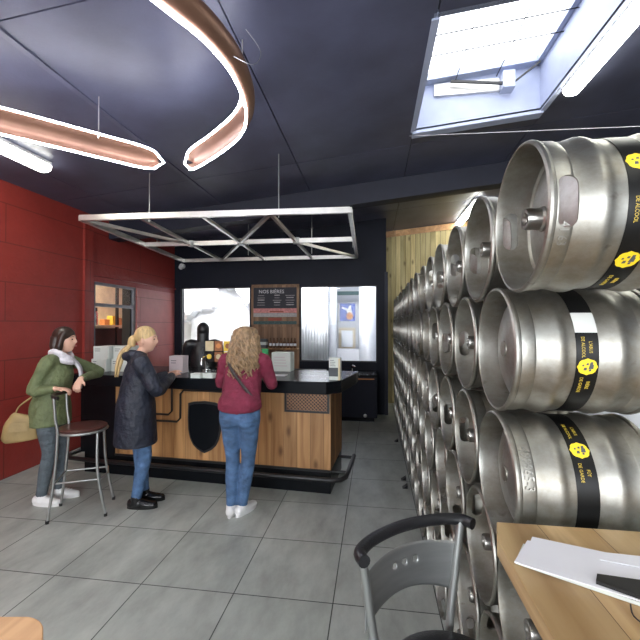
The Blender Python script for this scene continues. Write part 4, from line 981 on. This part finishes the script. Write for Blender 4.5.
def strand(mb, p, d, ln, r, curl, ph, n=14):
    """one lock of wavy hair"""
    pts = []; d = Vector(d).normalized(); a = d.cross(Vector((0, 0, 1)));
    if a.length < .1: a = Vector((1, 0, 0))
    a.normalize(); b = d.cross(a)
    for i in range(n):
        t = i / (n - 1); pts.append(Vector(p) + d * ln * t + a * curl * math.sin(ph + t * 16) * (.3 + t) + b * curl * math.cos(ph + t * 16) * (.3 + t))
    mb.tube(pts, [r * (1.05 - .6 * (i / (n - 1)) ** 2) for i in range(n)], 6)

# --- woman in the maroon jumper
J = dict(pelvis=(0.02, 0, .90), chest=(.01, .10, 1.20), neck=(.02, .14, 1.385), head=(.02, .17, 1.495), shL=(-.155, .12, 1.33), shR=(.195, .12, 1.33),
         elL=(-.235, .20, 1.10), elR=(.25, .20, 1.10), wrL=(-.13, .42, 1.14), wrR=(.12, .42, 1.14), knL=(-.055, .03, .47), knR=(.085, .03, .47), anL=(-.055, .0, .085), anR=(.035, .02, .085),
         hem=.925, hemr=(.192, .16), hipr=(.19, .155), waist=(.172, .135), sleeve=.058, curl=.5)
J['fd-1'] = (-.1, 1, 0); J['fd1'] = (.35, 1, 0)
P1 = (-1.17, 3.21, 0)
body, V, R = person('woman in a maroon jumper and blue jeans with long curly hair, seen from behind', P1, math.radians(0), J, (0, -.15), dict(trousers=M['denim'], top=M['maroon'], shoe=M['shoe_white'], sole=M['shoe_white']), 'jumper')
hd = V['head']; mb = MB()
mb.tube([hd + Vector((0, -.02, .125)), hd + Vector((0, -.025, .09)), hd + Vector((0, -.03, .02)), hd + Vector((0, -.06, -.08)), hd + Vector((0, -.10, -.18)), hd + Vector((0, -.12, -.28))], [(.05, .055), (.092, .10), (.112, .105), (.128, .09), (.115, .065), (.06, .035)], 22, side=(1, 0, 0), sub=4)
hair = blob(mb, 'hair', M['curly'], body, .008, 2)
mb = MB(); rd = random.Random(2)
for i in range(300):
    a = rd.uniform(-2.15, 2.15); z0 = rd.uniform(-.10, .10); zz = hd.z + z0
    w = .118 + (-.02 if z0 > .05 else 0) + max(0, -z0) * .25
    dx, dy = math.sin(a), -math.cos(a)
    p = Vector((hd.x + dx * w, hd.y - .03 + dy * w * .85, zz)); ln = rd.uniform(.17, .25) + max(0, z0) * .5
    strand(mb, p, (dx * (.10 if z0 > -.03 else -.10), -.28 + dy * .06, -1), ln, rd.uniform(.007, .012), rd.uniform(.009, .017), rd.uniform(0, 6))
for i in range(60):
    a = rd.uniform(0, 2 * PI); p = hd + Vector((.03 * math.cos(a), -.02 + .03 * math.sin(a), .122)); q = hd + Vector((.1 * math.cos(a), -.03 + .095 * math.sin(a), .03))
    mid = p.lerp(q, .5) + Vector((.03 * math.cos(a), .03 * math.sin(a), .02)); mb.tube([p, mid, q], [.006, .009, .008], 6, sub=4)
mb.build('curls', M['curly'], hair, smooth=180)
mb = MB(); pts = [(-.10, .05, 1.36), (-.06, -.035, 1.28), (.02, -.06, 1.18), (.11, -.075, 1.08), (.17, -.055, 1.0), (.20, .02, .95)]
mb.tube([Vector(p) for p in pts], [(.014, .008)] * 6, 8, side=(.6, 0, .8), sub=5); mb.build('bag_strap', M['strap'], body)

# --- woman in the navy coat
r2 = math.radians(-52); P2 = (-2.14, 3.27, 0); Ri = Matrix.Rotation(-r2, 3, 'Z')
def lc(x, y, z, P, Rr): v = Rr @ Vector((x - P[0], y - P[1], 0)); return (v.x, v.y, z)
h1 = lc(-1.99, 3.60, 1.135, P2, Ri); h2 = lc(-2.08, 3.68, 1.135, P2, Ri)
J = dict(pelvis=(0, -.02, .88), chest=(0, .0, 1.19), neck=(0, .02, 1.385), head=(.02, .065, 1.50), shL=(-.17, .0, 1.32), shR=(.17, .0, 1.32),
         elL=(-.22, .12, 1.08), elR=(.21, .13, 1.06), wrL=h2, wrR=h1, knL=(-.07, .02, .47), knR=(.07, .05, .47), anL=(-.06, .06, .09), anR=(.07, -.02, .09),
         hem=.56, hemr=(.205, .185), hipr=(.195, .17), waist=(.175, .15), sleeve=.07, curl=.4)
J['fd-1'] = J['fd1'] = (.45, .9, 0)
body, V, R = person('blonde woman in a long navy coat with a ponytail leaning on the bar', P2, r2, J, (math.radians(-30), 0), dict(trousers=M['denim'], top=M['navycoat'], shoe=M['shoe_black'], sole=M['shoe_black']), 'coat')
hd = V['head']; mb = MB()
def HP(x, y, z): return hd + R @ Vector((x, y, z))
mb.ball((0, 0, 0), (.082, .098, .09), 24); mb.v = [tuple(HP(v[0], v[1] - .014, v[2] + .042)) for v in mb.v]
mb.tube([HP(0, -.09, .02), HP(0, -.13, .0), HP(0, -.14, -.06)], [.035, .04, .035], 12, sub=3)
hair = blob(mb, 'hair', M['blonde'], body, .007, 2)
mb = MB(); rd = random.Random(4)
for i in range(16):
    o = Vector((rd.uniform(-.025, .025), rd.uniform(-.02, .02), 0)); mb.tube([HP(0, -.13, -.03) + o * .4, HP(.03, -.19, -.10) + o, HP(.05, -.225, -.2) + o, HP(.06, -.245, -.33) + o * .7], [.012, .016, .014, .005], 7, sub=4)
mb.build('ponytail', M['blonde'], hair, smooth=180)
mb = MB()
for i in range(30):
    a = -1.0 + 2.0 * i / 29; mb.tube([HP(.06 * math.sin(a), .062 * math.cos(a), .095 - .02 * abs(a)), HP(.075 * math.sin(a * 1.3), .02, .115 - .06 * abs(a)), HP(.06 * math.sin(a), -.08, .07 - .03 * abs(a))], .006, 6, sub=4)
mb.build('fringe', M['blonde'], hair, smooth=180)
MB().tube([HP(0, -.125, -.012), HP(0, -.13, -.03)], .03, 12).build('hair_tie', M['strap'], hair)

# --- woman in the green jacket
r3 = math.radians(-72); P3_ = (-2.98, 3.22, 0); Ri = Matrix.Rotation(-r3, 3, 'Z')
hR = lc(-2.79, 3.06, 1.075, P3_, Ri); hL = lc(-2.73, 3.27, 1.13, P3_, Ri); eL = lc(-2.83, 3.66, 1.15, P3_, Ri); eR = lc(-2.99, 3.02, 1.05, P3_, Ri)
J = dict(pelvis=(0, -.01, .88), chest=(.0, .04, 1.18), neck=(-.0, .065, 1.37), head=(-.01, .105, 1.49), shL=(-.155, .05, 1.31), shR=(.15, .03, 1.31),
         elL=eL, elR=eR, wrL=hL, wrR=hR, knL=(-.08, .05, .47), knR=(.08, .02, .47), anL=(-.08, .03, .09), anR=(.07, -.05, .09),
         hem=.72, hemr=(.19, .165), hipr=(.185, .16), waist=(.16, .13), sleeve=.055, curl=.9)
J['hd1'] = lc(-2.60, 3.12, 0, (-2.79, 3.06), Ri)[:2] + (-.02,); J['hd-1'] = tuple(Ri @ Vector((.12, -.4, -.35)))
J['fd-1'] = (.1, 1, 0); J['fd1'] = (.25, 1, 0)
body, V, R = person('dark-haired woman in a green jacket and white scarf by the red wall', P3_, r3, J, (math.radians(-8), .08), dict(trousers=M['denim_dark'], top=M['green'], shoe=M['shoe_white'], sole=M['shoe_white']), 'jacket')
hd = V['head']
mb = MB(); mb.ball((0, 0, 0), (.088, .098, .092), 24); mb.v = [tuple(HP(v[0], v[1] - .012, v[2] + .046)) for v in mb.v]
mb.tube([HP(0, -.045, .04), HP(0, -.06, -.04), HP(0, -.055, -.10), HP(0, -.04, -.13)], [(.092, .07), (.10, .065), (.095, .055), (.07, .04)], 20, side=R @ Vector((1, 0, 0)), sub=3)
for sx in (-1, 1): mb.tube([HP(sx * .05, .040, .085), HP(sx * .078, .018, .03), HP(sx * .083, -.005, -.05), HP(sx * .075, -.015, -.115)], [.02, .026, .028, .016], 12, sub=3)
blob(mb, 'hair', M['dark_hair'], body, .007, 2)
nk = V['neck']; mb = MB()
pts = [nk + Vector((.085 * math.cos(t), .075 * math.sin(t) + .01, -.005 + .02 * math.cos(t * 2) - .025 * math.sin(t))) for t in [2 * PI * i / 14 for i in range(14)]]
mb.tube(pts, [(.028, .034)] * 14, 12, closed=True)
pts = [nk + Vector((.07 * math.cos(t) + .01, .09 * math.sin(t) + .02, -.045 - .035 * math.sin(t))) for t in [2 * PI * i / 14 for i in range(14)]]
mb.tube(pts, [(.024, .028)] * 14, 12, closed=True)
mb.tube([nk + Vector((-.03, .10, -.06)), nk + Vector((-.05, .15, -.14)), nk + Vector((-.05, .165, -.25)), nk + Vector((-.045, .16, -.34))], [(.035, .02), (.05, .018), (.055, .015), (.05, .01)], 12, side=(1, .2, 0), sub=4)
blob(mb, 'scarf', M['scarf'], body, .007, 2)
# mustard bag hanging at her side, carried by a long strap
bg = thing('shoulder_bag', 'mustard yellow shoulder bag hanging beside the woman in green', 'handbag', (-3.13, 3.04, .60), math.radians(30))
mb = MB(); mb.tube([(0, 0, 0), (0, 0, .03), (.01, 0, .12), (.03, 0, .20), (.04, 0, .235)], [(.11, .03), (.14, .045), (.135, .05), (.11, .035), (.09, .012)], 20, side=(1, 0, 0), sub=3); mb.build('bag_body', M['mustard'], bg, smooth=180)
MB().tube([(0, -.054, .18), (0, -.058, .10)], [(.06, .003), (.075, .003)], 12, side=(1, 0, 0)).build('bag_flap', M['mustard'], bg)
MB().tube([(-.04, 0, .21), (-.02, .02, .30), (.06, .01, .37), (.12, -.01, .42)], .007, 8, sub=4).tube([(.11, 0, .21), (.11, .0, .32), (.12, .0, .40)], .007, 8, sub=4).build('bag_strap', M['mustard'], bg)

# --- bartender
J = dict(pelvis=(0, 0, .90), chest=(0, .02, 1.22), neck=(0, .03, 1.42), head=(0, .05, 1.54), shL=(-.19, .02, 1.36), shR=(.19, .02, 1.36),
         elL=(-.25, .08, 1.10), elR=(.25, .08, 1.10), wrL=(-.18, .30, 1.05), wrR=(.18, .30, 1.05), knL=(-.09, .03, .48), knR=(.09, .03, .48), anL=(-.09, 0, .09), anR=(.09, 0, .09),
         hem=.82, hemr=(.18, .14), hipr=(.185, .14), waist=(.175, .14), sleeve=.07, curl=.6)
x, y = onY(203, 5.15), 5.15
body, V, R = person('bartender in dark clothes standing before the bright left window', (x, y, 0), math.radians(20), J, (0, 0), dict(trousers=M['denim_dark'], top=M['blackv'], shoe=M['shoe_black'], sole=M['shoe_black']), 'hoodie')
hd = V['head']; mb = MB(); mb.ball((0, 0, 0), (.086, .10, .105), 20); mb.v = [tuple(HP(v[0], v[1] - .02, v[2] + .03)) for v in mb.v]
mb.tube([HP(0, -.04, .0), HP(0, -.05, -.09), HP(0, -.04, -.16)], [(.085, .06), (.08, .06), (.09, .07)], 14, sub=3)
blob(mb, 'hood', M['blackv'], body, .008, 2)

# ------------------------------------------------------------------ world, camera, view
w = bpy.data.worlds.new('World'); bpy.context.scene.world = w; w.use_nodes = True; nt = w.node_tree
bgn = nt.nodes['Background']; sky = nt.nodes.new('ShaderNodeTexSky'); sky.sky_type = 'PREETHAM' if False else 'HOSEK_WILKIE'; sky.turbidity = 8; sky.sun_direction = (.2, -.5, .85)
mx = nt.nodes.new('ShaderNodeMix'); mx.data_type = 'RGBA'; mx.inputs['Factor'].default_value = .95; nt.links.new(sky.outputs[0], mx.inputs['A']); mx.inputs['B'].default_value = (.92, .95, 1.0, 1)
nt.links.new(mx.outputs['Result'], bgn.inputs['Color']); bgn.inputs['Strength'].default_value = 3.5
cam = bpy.data.cameras.new('camera'); co = bpy.data.objects.new('camera', cam); C.objects.link(co)
cam.sensor_width = 36; cam.lens = F / 640 * 36; cam.clip_start = .02
co.location = (0, 0, H); co.rotation_euler = (PI / 2 + math.atan(4.3 / F), 0, YAW)
sce = bpy.context.scene; sce.camera = co
sce.view_settings.view_transform = 'Standard'; sce.view_settings.look = 'None'; sce.view_settings.exposure = 0.7; sce.view_settings.gamma = 1; sce.view_settings.use_curve_mapping = False
